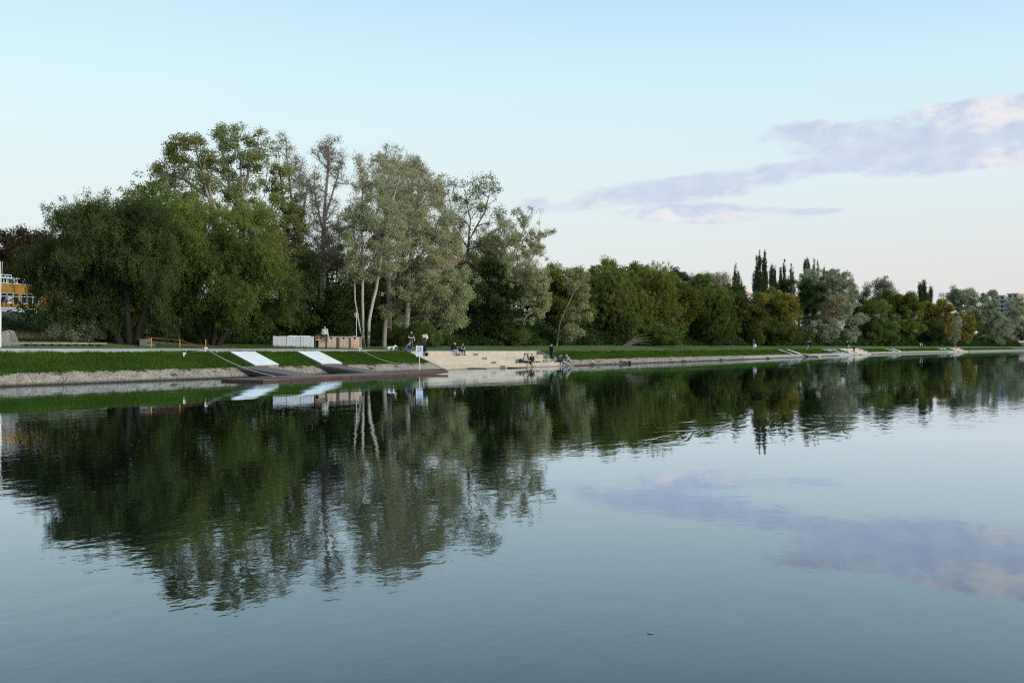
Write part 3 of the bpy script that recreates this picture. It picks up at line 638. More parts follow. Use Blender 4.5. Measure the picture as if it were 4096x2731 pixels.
def blades(name, label, segs, mat, seed, lean=.45, cat='grass'):
    rng = np.random.default_rng(seed); Vs = []; Ts = []
    for (s0, s1, wa, wb, n, h, wd) in segs:
        s = rng.uniform(s0, s1, n)
        a = wa(s) if callable(wa) else wa; b = wb(s) if callable(wb) else wb
        w = a + (b - a) * rng.random(n)
        k = ~in_gap(s, w); s = s[k]; w = w[k]; n = len(s)
        x, y = bp(s, w); z = gz(s, w) - .02
        patch = .5 + .5 * np.sin(s * .8 + 1.3 * np.sin(w * 2.1 + s * .3)) * np.sin(s * .27 + w * 1.4)
        hh = h * rng.uniform(.5, 1.3, n) * (.65 + .6 * patch)
        ang = rng.uniform(0, 2 * PI, n); l = rng.normal(0, lean, (n, 2)) * hh[:, None]
        o = np.stack([np.cos(ang), np.sin(ang), 0 * ang], 1) * (wd * rng.uniform(.6, 1.4, n))[:, None] * .5
        p = np.stack([x, y, z], 1); tip = p + np.stack([l[:, 0], l[:, 1], hh], 1)
        Vs.append(np.stack([p - o, p + o, tip], 1).reshape(-1, 3))
        Ts.append(np.clip(.2 + .4 * patch + rng.normal(0, .26, n), 0, 1))
    V = np.concatenate(Vs)
    o = link(name, np_mesh(name, V, np.arange(len(V)).reshape(-1, 3), mat, np.concatenate(Ts)))
    return tag(o, label, cat, kind='stuff')

def pebbles():
    rng = np.random.default_rng(11)
    bm = bmesh.new(); bmesh.ops.create_icosphere(bm, subdivisions=1, radius=1)
    iv = np.array([v.co[:] for v in bm.verts]); fi = np.array([[v.index for v in f.verts] for f in bm.faces]); bm.free()
    Vs = []; Fs = []; Ts = []; b = 0
    for (s0, s1, n, r) in ((24, 75, 36000, .028), (89, 150, 9000, .05)):
        s = rng.uniform(s0, s1, n); w = rng.uniform(.05, 1, n) * wg(s)
        k = ~in_gap(s, w); s = s[k]; w = w[k]; n = len(s)
        x, y = bp(s, w); z = gz(s, w)
        sc3 = r * rng.uniform(.5, 1.5, (n, 1, 1)) * rng.uniform(.7, 1.3, (n, 1, 3)) * np.array([1, 1, .6])
        V = np.stack([x, y, z], 1)[:, None, :] + iv[None] * sc3 * (1 + rng.normal(0, .12, (n, len(iv), 1)))
        Vs.append(V.reshape(-1, 3)); Fs.append((fi[None] + np.arange(n)[:, None, None] * len(iv)).reshape(-1, 3) + b); b += n * len(iv)
        Ts.append(np.repeat(np.clip(rng.beta(2, 2, n) * np.clip(w * 2.5, .12, 1), 0, 1), len(fi)))
    m = leaf_mat('pebble', (.045, .039, .03), (.30, .272, .225), (.58, .54, .46), trans=0)
    o = link('gravel', np_mesh('gravel', np.concatenate(Vs), np.concatenate(Fs), m, np.concatenate(Ts)))
    tag(o, 'loose pale stones strewn along the waterline', 'gravel', kind='stuff')

# ------------------------------------------------------------------ water
def water():
    m, t = new_mat('river_water')
    tc = t.node('ShaderNodeTexCoord').outputs['Object']
    al = t.mapping(tc, (1, 1, 1), (0, 0, math.atan2(SN, CS)))               # y runs with the river
    # slow swell, finer ripples gathered in patches, a few brisk streaks
    sw = t.noise(t.mapping(al, (.55, .22, 1)), 1.0, 2, .5)
    rp = t.noise(t.mapping(al, (3.2, 2.2, 1)), 1.0, 3, .55)
    fn = t.noise(t.mapping(al, (11, 8, 1)), 1.0, 2, .5)
    patch = t.noise(t.mapping(al, (.11, .035, 1)), 1.0, 3, .6, dist=.6)
    pm = t.math('MULTIPLY_ADD', patch, 4.2, -1.75, clamp=True)
    patch2 = t.noise(t.mapping(al, (.35, .12, 1), loc=(7, 3, 0)), 1.0, 3, .6, dist=1.0)
    pm2 = t.math('MULTIPLY_ADD', patch2, 9.0, -5.2, clamp=True)
    swirl = t.noise(t.mapping(al, (.9, .3, 1), loc=(3, 9, 0)), 1.0, 2, .5, dist=4.0)
    pm3 = t.math('MULTIPLY_ADD', t.noise(t.mapping(al, (.09, .05, 1), loc=(17, 5, 0)), 1.0, 2, .5), 5.0, -2.5, clamp=True)
    h = t.math('ADD', t.math('MULTIPLY', sw, W_SW), t.math('MULTIPLY', t.math('MULTIPLY', swirl, pm3), .006))
    h = t.math('ADD', h, t.math('MULTIPLY', rp, t.math('MULTIPLY_ADD', pm, W_RP1, W_RP0)))
    h = t.math('ADD', h, t.math('MULTIPLY', fn, t.math('MULTIPLY_ADD', pm2, W_FN1, W_FN0)))
    bn = t.node('ShaderNodeBump'); bn.inputs['Distance'].default_value = 1.0; bn.inputs['Strength'].default_value = 1.0
    t.put(bn.inputs['Height'], h)
    # clear dark water under a strongly reflecting skin
    df = t.node('ShaderNodeBsdfDiffuse'); df.inputs[0].default_value = (.004, .007, .006, 1)
    gl = t.node('ShaderNodeBsdfGlossy'); gl.inputs['Color'].default_value = (.79, .90, 1.0, 1); gl.inputs['Roughness'].default_value = .012
    fr = t.node('ShaderNodeFresnel'); fr.inputs['IOR'].default_value = 1.333
    for nd in (gl, fr): t.put(nd.inputs['Normal'], bn.outputs[0])
    mx = t.node('ShaderNodeMixShader'); t.put(mx.inputs[0], t.math('MINIMUM', t.math('MULTIPLY', fr.outputs[0], 1.55), .95))
    t.l.new(df.outputs[0], mx.inputs[1]); t.l.new(gl.outputs[0], mx.inputs[2]); t.l.new(mx.outputs[0], t.out.inputs[0])
    me = bpy.data.meshes.new('river_water')
    me.from_pydata([(-900, -60, 0), (2500, -60, 0), (2500, 2600, 0), (-900, 2600, 0)], [], [(0, 1, 2, 3)]); me.materials.append(m)
    tag(link('river_water', me), kind='structure')
W_SW, W_RP0, W_RP1, W_FN0, W_FN1 = .006, .0004, .003, .00002, .0008
water()

# ------------------------------------------------------------------ sky, sun, camera
SUN_EL, SUN_AZ = math.radians(12), math.radians(118)      # low on the right, a little behind the viewer
def sky():
    wd = bpy.data.worlds.new('World'); sc.world = wd; wd.use_nodes = True
    nt = wd.node_tree; nt.nodes.clear(); t = NT(nt)
    out = t.node('ShaderNodeOutputWorld')
    g = t.node('ShaderNodeTexCoord').outputs['Generated']
    sp = t.node('ShaderNodeSeparateXYZ'); t.put(sp.inputs[0], g)
    x, y, z = sp.outputs
    right = t.ramp(z, [(0, (.75, .715, .715)), (.05, (.775, .75, .75)), (.075, (.78, .78, .775)), (.11, (.775, .83, .835)), (.16, (.75, .88, .915)), (.26, (.645, .88, .975)), (.31, (.527, .785, .965)), (.34, (.46, .73, .95)), (.5, (.60, .84, 1.0)), (1, (.84, .94, 1.06))])
    left = t.ramp(z, [(0, (.78, .79, .785)), (.07, (.79, .85, .85)), (.145, (.778, .89, .893)), (.2, (.745, .92, .96)), (.258, (.69, .92, .99)), (.31, (.60, .865, .97)), (.34, (.54, .80, .965)), (.5, (.62, .86, 1.0)), (1, (.84, .94, 1.06))])
    az = t.math('ARCTAN2', x, y)
    el = t.math('ARCSINE', t.math('MINIMUM', t.math('MAXIMUM', z, -1), 1))
    base = t.mix(t.math('MULTIPLY_ADD', az, 1.3, .45, clamp=True), left, right)
    ns = t.node('ShaderNodeTexSky', sky_type='NISHITA'); ns.sun_disc = False; ns.sun_elevation = SUN_EL; ns.sun_rotation = SUN_AZ
    nb = t.node('ShaderNodeVectorMath', operation='SCALE'); t.put(nb.inputs[0], ns.outputs[0]); nb.inputs['Scale'].default_value = .1
    base = t.mix(.08, base, nb.outputs[0])
    # clouds: soft bands a long way off, placed by compass direction and height
    cv = t.node('ShaderNodeCombineXYZ'); t.put(cv.inputs[0], az); t.put(cv.inputs[1], el)
    n1 = t.noise(t.mapping(cv.outputs[0], (9, 26, 1)), 1.0, 6, .6)
    n2 = t.noise(t.mapping(cv.outputs[0], (22, 50, 1), loc=(3, 1, 0)), 1.0, 5, .6)
    def ell(px, py, rx, ry, rot=0.0):
        a0 = math.atan((px - CX) / F); e0 = math.atan((YH - py) / F); A = rx / F; B = ry / F
        da = t.math('SUBTRACT', az, a0); de = t.math('SUBTRACT', el, e0)
        c, s = math.cos(rot), math.sin(rot)
        u = t.math('MULTIPLY_ADD', da, c / A, t.math('MULTIPLY', de, s / A)); v = t.math('MULTIPLY_ADD', da, -s / B, t.math('MULTIPLY', de, c / B))
        r2 = t.math('ADD', t.math('MULTIPLY', u, u), t.math('MULTIPLY', v, v))
        return t.math('SUBTRACT', 1.0, r2)
    def union(L):
        f = None
        for e in L:
            k = ell(*e); f = k if f is None else t.math('MAXIMUM', f, k)
        return f
    f = union([(3850, 615, 620, 115), (3350, 570, 260, 52), (3900, 690, 460, 60), (3400, 690, 420, 40, .06), (2700, 770, 640, 50, .09), (2880, 862, 400, 40, -.04), (3240, 868, 130, 16), (4000, 540, 260, 60)])
    f = t.math('ADD', f, t.math('MULTIPLY_ADD', n1, 3.4, -1.75))
    f = t.math('ADD', f, t.math('MULTIPLY_ADD', n2, 2.6, -1.35))
    mask = t.math('MULTIPLY', t.math('MULTIPLY_ADD', f, 1.25, .3, clamp=True), .92)
    mask = t.math('SMOOTHSTEP', 0.0, 1.0, mask) if False else mask
    pk = union([(3320, 520, 130, 45), (3700, 520, 260, 40), (4000, 550, 260, 70), (2780, 872, 330, 32), (3050, 880, 110, 28), (4050, 730, 180, 50)])
    n3 = t.noise(t.mapping(cv.outputs[0], (30, 55, 1), loc=(1, 7, 0)), 1.0, 5, .6)
    pk = t.math('MULTIPLY_ADD', t.math('ADD', pk, t.math('MULTIPLY_ADD', n3, 5.0, -2.7)), .75, .05, clamp=True)
    shade = t.mix(t.math('MULTIPLY_ADD', n3, 2.6, -.85, clamp=True), (.52, .60, .77), (.65, .72, .85))
    cc = t.mix(t.math('MULTIPLY', pk, .9), shade, (.88, .825, .83))
    col = t.mix(mask, base, cc)
    bg = t.node('ShaderNodeBackground'); t.put(bg.inputs[0], col); bg.inputs[1].default_value = SKY_STR
    t.l.new(bg.outputs[0], out.inputs[0])
SKY_STR = 1.045
sky()
sl = bpy.data.lights.new('sun', 'SUN'); sl.energy = 3.4; sl.angle = math.radians(32); sl.color = (1.0, .90, .78)
so = bpy.data.objects.new('sun', sl); C.objects.link(so)
d = Vector((math.sin(SUN_AZ) * math.cos(SUN_EL), math.cos(SUN_AZ) * math.cos(SUN_EL), math.sin(SUN_EL)))
so.rotation_euler = d.to_track_quat('Z', 'Y').to_euler()
cam = bpy.data.cameras.new('camera'); co = bpy.data.objects.new('camera', cam); C.objects.link(co)
co.location = (0, 0, H); co.rotation_euler = (PI / 2, 0, 0)
cam.sensor_width = 36; cam.lens = 36 * F / 4096; cam.shift_y = (YH - 1365.5) / 4096; cam.clip_start = .3; cam.clip_end = 6000
sc.camera = co
sc.view_settings.view_transform = 'Standard'; sc.view_settings.look = 'None'; sc.view_settings.gamma = 1; sc.view_settings.exposure = 0
sc.render.engine = 'CYCLES'
cy = sc.cycles
cy.max_bounces = 8; cy.diffuse_bounces = 3; cy.glossy_bounces = 3; cy.transmission_bounces = 3; cy.transparent_max_bounces = 4
cy.caustics_reflective = False; cy.caustics_refractive = False
cy.use_denoising = False
cy.filter_width = 1.2

# ------------------------------------------------------------------ things on the bank
M['concrete'] = surf('warm_concrete', (.56, .49, .39), .9, .2, 1.1, .006, col2=(.47, .42, .35), stretch=(1, 1, 2.5), fine=14)
M['tread'] = surf('lit_tread', (.66, .61, .53), .9, .12, 1.5, .004, fine=14)  # paler concrete for step tops, light from above put into the colour
M['concrete_grey'] = surf('grey_concrete', (.52, .49, .44), .9, .22, 1.3, .006, fine=14)
M['concrete_wet'] = surf('wet_concrete', (.11, .095, .075), .5, .4, 1.5, .01)
M['slabdull'] = surf('dull_slab', (.26, .25, .22), .9, .4, 1.6, .01, fine=9)
M['paving'] = surf('grey_paving', (.44, .46, .48), .9, .15, 2.2, .01, fine=9)
M['whiteboard'] = surf('white_ramp_board', (.63, .67, .69), .6, .16, 1.3, .0)
M['rampside'] = surf('ramp_side', (.22, .21, .20), .9, .3, 3)
M['deck'] = surf('dark_deck', (.135, .110, .108), .75, .3, 1.5, .008, stretch=(1, 12, 1))
M['deckside'] = surf('deck_side', (.085, .046, .034), .8, .5, 1.6, .01, stretch=(1, 1, 4))
M['white_metal'] = surf('white_metal', (.72, .73, .73), .5, .1, 3)
M['grey_metal'] = surf('grey_metal', (.45, .47, .48), .45, .15, 4, metallic=.6)
M['white_sheet'] = surf('white_sheet', (.45, .50, .55), .6, .16, 1.2, .0, stretch=(5, 5, .6), fine=6)
M['timber'] = surf('weathered_timber', (.46, .37, .29), .9, .3, 1.3, .008, stretch=(7, 7, .7), fine=10)
M['timber_warm'] = surf('fresh_timber', (.55, .39, .25), .85, .25, 1.3, .008, stretch=(7, 7, .7), fine=10)
M['timber_dark'] = surf('dark_timber', (.07, .055, .045), .9, .4, 3, .01)
M['timber_grey'] = surf('grey_timber', (.26, .25, .23), .9, .35, 2, .01, stretch=(6, 6, 1))
M['black'] = surf('black_rubber', (.012, .012, .013), .7, .3, 4)
M['rope'] = surf('rope', (.48, .50, .46), .9, .2, 20)
M['yellow'] = surf('yellow_paint', (.42, .25, .025), .6, .2, 5)
M['red'] = surf('red_paint', (.19, .035, .035), .6, .3, 4)
M['greenpipe'] = surf('dull_green_pipe', (.05, .075, .065), .7, .3, 4)
M['orange'] = surf('orange_paint', (.75, .20, .04), .6, .1, 5)
M['ochre'] = surf('ochre_brick', (.56, .30, .055), .9, .18, 2.5, .01, fine=7)
M['whitewall'] = surf('white_wall', (.66, .68, .71), .8, .1, 1.0)
M['glass'] = surf('dark_glass', (.015, .018, .022), .15, .2, 1, spec=.2)
M['curtain'] = surf('cream_curtain', (.62, .55, .44), .9, .1, 3)
M['mauve'] = surf('mauve_canvas', (.30, .26, .33), .9, .2, 5)
M['darkmetal'] = surf('dark_metal', (.03, .028, .026), .6, .3, 5)
M['paper'] = surf('brown_paper', (.50, .46, .36), .9, .2, 8)
M['bottleglass'] = surf('bottle_glass', (.02, .022, .012), .1, .2, 4, spec=.6)
M['signblue'] = surf('sign_blue', (.03, .06, .22), .6, .1, 4)
M['signface'] = surf('sign_face', (.60, .69, .80), .5, .04, 3)
M['signink'] = surf('sign_ink', (.10, .13, .19), .7, .1, 4)

def bank_empty(name, s0, s1, label=None, cat=None, group=None, z=0.0, w=0.0):
    x0, y0 = bp(s0, w); x1, y1 = bp(s1, w)
    o = empty(name, (float(x0), float(y0), z), math.atan2(y1 - y0, x1 - x0), label, cat, group)
    return o, math.hypot(x1 - x0, y1 - y0)

# --- stepped terraces
def terrace(i, label, detail):
    sL, sR = STAIRS[i]
    root, L = bank_empty('concrete_terrace', sL, sR, label, 'terrace', 'stepped concrete terraces on the far bank')
    mb = MB(); mb.box(.15, L - .15, -.25, 1.0, -.7, .018); mb.build('footing', M['concrete_wet'], root)
    xs0 = s_at(detail, 3.5) - sL
    zt = [.37, .74, 1.10, 1.475]
    rng = random.Random(i)
    for k in range(4):
        y0 = k + 1.0; y1 = k + 2.0 if k < 3 else 4.75
        js = sorted([xs0 - .02, xs0 + 2.33] + [x for x in (xs0 - 4.5 - k * .4, xs0 - 9.3, xs0 + 7.0 + k * .3, xs0 + 11.6) if .8 < x < L - .8])
        xs = [.2] + [j for j in js if .5 < j < L - .5] + [L - .2]
        mb = MB()
        for a, b in zip(xs[:-1], xs[1:]):
            mb.box(a + .008, b - .008, y0 + rng.uniform(0, .012), y1 - .001, -.7, zt[k] + rng.uniform(-.004, .004))
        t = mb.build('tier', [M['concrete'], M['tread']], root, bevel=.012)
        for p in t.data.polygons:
            if p.normal.z > .6: p.material_index = 1  # up-facing faces take the paler, painted-lit colour
        mb = MB(); zb = ([.018] + zt)[k]
        mb.box(xs0, xs0 + 2.3, y0 - .5, y0 - .002, zb - .05, zb + .185); mb.build('half_step', M['concrete'], root, bevel=.01)
    for x in (0, L - .2):
        mb = MB(); mb.prism([(x, -.15, -.7), (x, -.15, .05), (x, .05, .07), (x, 4.0, 1.54), (x, 4.85, 1.57), (x, 4.85, -.7)], (.2, 0, 0))
        mb.build('wing_wall', M['concrete_grey'], root, bevel=.012)
    GAPS.append((sL - .25, sR + .15, -2, 4.9))
    return root
terrace(0, 'wide beige concrete terrace of four seating steps with a sloping wall at each end', 1906)
terrace(1, 'smaller beige stepped terrace further along, beside the wide grey ramp', 3394)
terrace(2, 'tiny far stepped terrace near the right end of the bank', 3812)

# --- ramps lying on the grass slope
def slope_slab(name, s0, s1, w0, w1, lift, thick, mt, ms, label, cat, group):
    root, L = bank_empty(name, s0, s1, label, cat, group)
    sm = (s0 + s1) / 2
    z0, z1 = float(gz(sm, w0)) + lift, float(gz(sm, w1)) + lift
    mb = MB(); mb.hexa([(0, w0, z0 - thick), (L, w0, z0 - thick), (L, w1, z1 - thick), (0, w1, z1 - thick), (0, w0, z0), (L, w0, z0), (L, w1, z1), (0, w1, z1)])
    if ms is None: mb.build('deck', mt, root)
    else:
        mb.build('base', ms, root)
        mb = MB(); e = .02; t = .035
        mb.hexa([(-e, w0 - e, z0 + .003), (L + e, w0 - e, z0 + .003), (L + e, w1, z1 + .003), (-e, w1, z1 + .003), (-e, w0 - e, z0 + t), (L + e, w0 - e, z0 + t), (L + e, w1, z1 + t), (-e, w1, z1 + t)])
        mb.build('board', mt, root)
    GAPS.append((min(s0, s1) - .05, max(s0, s1) + .05, w0 - .1, w1 + .1))
    return root
G_R = 'white boat ramps on the grass slope'
r1 = slope_slab('boat_ramp', 48.75, 51.0, 1.45, 3.55, .13, .3, M['whiteboard'], M['rampside'], 'wide white ramp board on the grass, left of two above the floating jetty', 'ramp', G_R)
r2 = slope_slab('boat_ramp', 55.45, 57.75, 1.45, 3.6, .13, .3, M['whiteboard'], M['rampside'], 'wide white ramp board on the grass, right of two above the floating jetty', 'ramp', G_R)
for lb, a, b in (('narrow white strip ramp, upper left of the pair before the big grey ramp', 3113, 3119.5), ('broader white strip ramp nearest the wide grey ramp', 3145, 3154.5),
                 ('faint white strip ramp far right, left one of its pair', 3541, 3547), ('faint white strip ramp far right, right one of its pair', 3562.5, 3571)):
    slope_slab('boat_ramp', s_at(a, 3.6), s_at(b, 3.6), 1.3, 3.6, .10, .25, M['whiteboard'], M['rampside'], lb, 'ramp', G_R)
for lb, a, b in (('wide grey paved ramp running from the path into the water', 3281, 3341), ('far grey paved ramp beside the tiny far terrace', 3744, 3782)):
    slope_slab('paved_ramp', s_at(a, 3.9), s_at(b, 3.9), -.4, 3.9, .03, .3, M['paving'], None, lb, 'ramp', 'paved ramps into the river')

# --- floating jetty
def jetty():
    s0, s1 = s_at(1051, -6.5), s_at(1799, -6.6)
    root, L = bank_empty('floating_jetty', s0, s1, 'long dark brown floating jetty with two sloping gangways to the bank', 'jetty', w=-6.5)
    xa = [s_at(p, -6.5) - s0 for p in (1162, 1405, 1617)]
    cuts = [0] + xa + [L]
    zt = [(.09, .09), (.135, .13), (.13, .125), (.12, .20)]; zb = [(-.2, -.2), (-.2, -.2), (-.2, -.2), (-.12, .07)]
    for i, (a, b) in enumerate(zip(cuts[:-1], cuts[1:])):
        a += .02; b -= .02
        (p, q), (e, f) = zt[i], zb[i]
        sec = MB(); sec.hexa([(a, 0, e), (b, 0, f), (b, 3.05, f), (a, 3.05, e), (a, 0, p), (b, 0, q), (b, 3.05, q), (a, 3.05, p)])
        o = sec.build('float', M['deckside'], root)
        pl = MB(); n = max(3, int((b - a) / .22))
        for j in range(n):
            u, v = a + (b - a) * j / n, a + (b - a) * (j + 1) / n - .012
            pz = p + (q - p) * (j + .5) / n
            pl.box(u, v, -.03, 3.08, pz + .003, pz + .035)
        pl.build('decking', M['deck'], root)
    for (sa, sb, wt, skew) in ((47.0, 49.1, 1.3, -.7), (54.9, 56.9, 1.3, -1.2)):
        a, b = sa - s0, sb - s0
        arm = MB()
        z0, z1 = .18, .66; y0, y1 = 2.7, 6.5 + wt
        arm.hexa([(a + skew, y0, z0 - .16), (b + skew, y0, z0 - .16), (b, y1, z1 - .16), (a, y1, z1 - .16), (a + skew, y0, z0), (b + skew, y0, z0), (b, y1, z1), (a, y1, z1)])
        g = arm.build('gangway', M['deck'], root)
        bm = MB()
        for xx, sk in ((a + .04, 0), (b - .16, 0)):
            bm.hexa([(xx + skew, y0, z0 - .34), (xx + .12 + skew, y0, z0 - .34), (xx + .12, y1, z1 - .40), (xx, y1, z1 - .40), (xx + skew, y0, z0 - .165), (xx + .12 + skew, y0, z0 - .165), (xx + .12, y1, z1 - .165), (xx, y1, z1 - .165)])
        bm.build('beam', M['timber_dark'], g)
    return root
jetty()
root, L = bank_empty('gangway', s_at(3199, 1.4), s_at(3211, 1.4), 'pale little gangway reaching into the water below the white strip ramps', 'gangway')
mb = MB(); mb.hexa([(0, -2, .08), (L, -2, .08), (L, 1.5, .55), (0, 1.5, .55), (0, -2, .2), (L, -2, .2), (L, 1.5, .68), (0, 1.5, .68)]); mb.build('deck', M['concrete_grey'], root)
mb = MB(); mb.box(-.05, .05, -2, 1.4, -.2, .08); mb.build('beam', M['timber_dark'], root)

# --- notice board on its post
def notice():
    b = P(1678, -3.55, .26); root = empty('notice_board', b, math.radians(4), 'white notice board with blue crest and dark lettering on a thin post at the jetty', 'sign')
    mb = MB(); mb.tube([(0, .03, -.1), (0, .03, 1.72)], .025); mb.build('post', M['grey_metal'], root)
    w, z0, z1 = .25, .93, 1.73
    mb = MB(); mb.box(-w, w, -.02, .0, z0, z1); mb.build('panel', M['signface'], root, bevel=.008)
    mb = MB(); mb.box(w + .004, w + .05, -.02, .09, z0 + .01, z1 - .01); mb.box(-w, w, .001, .022, z0 + .02, z1 - .02); mb.build('back_case', M['black'], root)
    for (xx, zz, ww, hh) in ((-w - .012, z0 - .012, .02, z1 - z0 + .02), (w - .008, z0 - .012, .012, z1 - z0 + .02)):
        mb = MB(); mb.box(xx, xx + ww, -.028, -.003, zz, zz + hh); mb.build('edge_trim', M['white_metal'], root)
    # rows of print, too small to spell from here: word-long strokes where the board has words
    rr = random.Random(3); mb = MB()
    def row(z, x0, x1, h):
        x = x0
        while x < x1 - .01:
            l = min(rr.uniform(.03, .085), x1 - x); mb.box(x, x + l, -.026, -.0215, z, z + h); x += l + .012
    for z, x0, x1, h in ((.765, -.13, .10, .022), (.725, -.19, .17, .02), (.675, -.18, -.07, .016), (.63, -.13, -.06, .014), (.59, -.14, -.02, .018), (.55, -.16, .0, .02),
                         (.51, .06, .17, .012), (.465, -.18, .17, .018), (.40, -.18, .18, .034), (.35, -.18, .04, .022)):
        row(z0 + z, x0, x1, h)
    for k in range(14):
        t = PI * (.05 + .9 * k / 13); mb.box(math.cos(t) * .14 - .006, math.cos(t) * .14 + .006, -.026, -.0215, z0 + .1 + math.sin(t) * .17, z0 + .108 + math.sin(t) * .17)
    for x in (-.1, .02): mb.box(x, x + .03, -.026, -.0215, z0 + .05, z0 + .09)
    mb.build('lettering', M['signink'], root)
    mb = MB(); mb.prism([(.03, -.022, z0 + .66), (.13, -.022, z0 + .66), (.13, -.022, z0 + .56), (.08, -.022, z0 + .515), (.03, -.022, z0 + .56)], (0, -.006, 0)); cr = mb.build('crest', M['signblue'], root)
    mb = MB(); mb.prism([(.08, -.0295, z0 + .63), (.105, -.0295, z0 + .585), (.08, -.0295, z0 + .565), (.055, -.0295, z0 + .585)], (0, -.004, 0)); mb.build('emblem', M['signface'], cr)
    return root
notice()
# --- ropes and mooring posts
def rope(label, a, b, sag):
    pts = [a.lerp(b, t / 16) - Vector((0, 0, sag * 4 * (t / 16) * (1 - t / 16))) for t in range(17)]
    mb = MB(); mb.tube(pts, .022, 6); o = mb.build('mooring_rope', M['rope']); tag(o, label, 'rope', 'mooring ropes'); return o
def moor(label, px, w, h=.28, tee=True):
    b = P(px, w); root = empty('mooring_post', b, .6, label, 'post', 'mooring posts on the grass bank')
    mb = MB(); mb.tube([(0, 0, -.1), (0, 0, h)], .045); mb.build('post', M['white_metal'], root)
    mb = MB(); mb.tube([(-.05, 0, h - .02), (.14, 0, h - .04)], .04); mb.build('crossbar', M['white_metal'], root)
    return b + Vector((0, 0, h - .04))
moor('short white tee shaped post standing alone in the grass', 735, 3.1)
pa = moor('white post at the path edge holding the longer rope', 821, 3.85, .33)
pb = moor('white post at the path edge holding the rope to the notice board', 1438, 3.8, .3)
rope('pale rope stretched from the path down to the left end of the jetty', pa, P(1098, -6.35, .30), .25)
rope('pale rope lying over the grass towards the notice board', pb, P(1679, -3.5, .72), .45)
o = MB(); o.box(-.5, .5, -.18, .18, 0, .07); o.box(-.42, .0, -.1, .1, .07, .12); o = o.build('wooden_plank', M['timber_dark'], None, loc=P(776, 3.75, None) + Vector((0, 0, .05))); o.rotation_euler = (0, 0, 1.0)
tag(o, 'dark plank lying at the path edge above the grass', 'plank')

# --- bins and white panel wall
BA, BB = P(1092, 11.0), P(1447, 8.7)
BA.z = BB.z = 0
BL = (BB - BA).length; BR = math.atan2(BB.y - BA.y, BB.x - BA.x); ZT = 2.76
def bx(px):                                      # distance along the bin front for a photo column
    kk = (px - CX) / F; d = BB - BA
    return ((kk * BA.y - BA.x) / (d.x - kk * d.y)) * BL
def bins():
    zl, zr = float(gz(s_at(1092, 11), 11)) - .12, float(gz(s_at(1447, 8.7), 8.7)) - .12
    root = empty('panel_wall', (BA.x, BA.y, 0), BR, 'long white corrugated panel wall beside the path under the trees', 'panel wall')
    e = bx(1257)
    for a, b in ((0, bx(1148)), (bx(1150), bx(1204)), (bx(1206), e)):
        mb = MB(); n = int((b - a) / .16)
        for j in range(n):
            u, v = a + .03 + (b - a - .06) * j / n, a + .03 + (b - a - .06) * (j + 1) / n
            mb.box(u + .003, v - .003, -.004 if j % 2 else .004, .03, zl, ZT)
        mb.build('panel', M['white_sheet'], root)
    mb = MB()
    for x in (0, bx(1149) - .04, bx(1205) - .04): mb.box(x - .03, x + .06, -.05, -.021, zl, ZT + .02)
    mb.build('post', M['white_sheet'], root)
    mb = MB(); mb.box(1.0, e, .04, .9, zl, ZT - .02); mb.build('box', M['timber_dark'], root)
    mb = MB(); mb.box(bx(1160), bx(1195), .2, 1.2, ZT + .01, ZT + .06); mb.box(bx(1196), bx(1245), .1, 1.1, ZT + .0, ZT + .045); mb.build('lid', M['whiteboard'], root)
    root = empty('timber_bins', (BA.x, BA.y, 0), BR, 'row of open weathered timber bins with plank doors, joined to the white panel wall', 'bin store')
    a0, a1 = bx(1259), bx(1447)
    z0 = zr
    mb = MB(); mb.box(a0, a1, .35, 1.35, z0, ZT - .06); mb.build('box', M['timber_dark'], root)
    for a, b in ((1259, 1263), (1299, 1308), (1345, 1350), (1351.5, 1357.5), (1394.5, 1399), (1399.5, 1402.5), (1441, 1443.5), (1444.5, 1447)):
        mb = MB(); mb.box(bx(a), bx(b), -.02, .34, z0, ZT - .05); mb.build('post', M['timber_dark'] if a < 1440 else M['timber_grey'], root)
    mb = MB(); mb.box(a0, a1, -.04, 1.4, ZT - .045, ZT); mb.build('top_board', M['timber_grey'], root)
    mb = MB(); mb.box(bx(1262), bx(1277), .02, .08, z0 + .16, z0 + .26); mb.box(bx(1262), bx(1277), .02, .08, ZT - .3, ZT - .2); mb.box(bx(1275), bx(1277.5), .01, .09, z0 + .1, ZT - .08); mb.build('rail', M['timber_warm'], root)
    rr = random.Random(8)
    for i, (a, b) in enumerate(((1278, 1299), (1308.5, 1344.5), (1358, 1394), (1403, 1438))):
        u, v = bx(a), bx(b); n = max(4, int((v - u) / .1)); mb = MB(); mw = MB()
        nk = n // 2 - (0 if i else 1)
        for j in range(n):
            x0, x1 = u + (v - u) * j / n, u + (v - u) * (j + 1) / n - .006
            zt = ZT - .07 - (.13 if j in (nk, nk - 1) else 0)             # the notch that serves as a grip
            t = mw if (i == 3 and j >= n * .42) else mb
            t.box(x0, x1, -.01 - rr.uniform(0, .012), .03, z0 + .05 + rr.uniform(0, .02), zt)
        d = mb.build('door', M['timber'], root)
        if mw.v: mw.build('fresh_planks', M['timber_warm'], d)
        if i == 3:
            mp = MB(); mp.box(bx(1423.5), bx(1435), -.035, -.026, ZT - .17, ZT - .09); mp.build('plate', M['paper'], d)
bins()
def on_bins(px, dy, dz=0):
    v = BA + (BB - BA) * (bx(px) / BL); nrm = Vector((-math.sin(BR), math.cos(BR), 0))
    return Vector((v.x, v.y, ZT + dz)) + nrm * dy
pl = MB()
for j in range(6): pl.box(j * .42, j * .42 + .4, -.25 + (j % 2) * .05, .25, 0, .035)
pl.box(2.3, 2.6, -.2, .2, .036, .09)
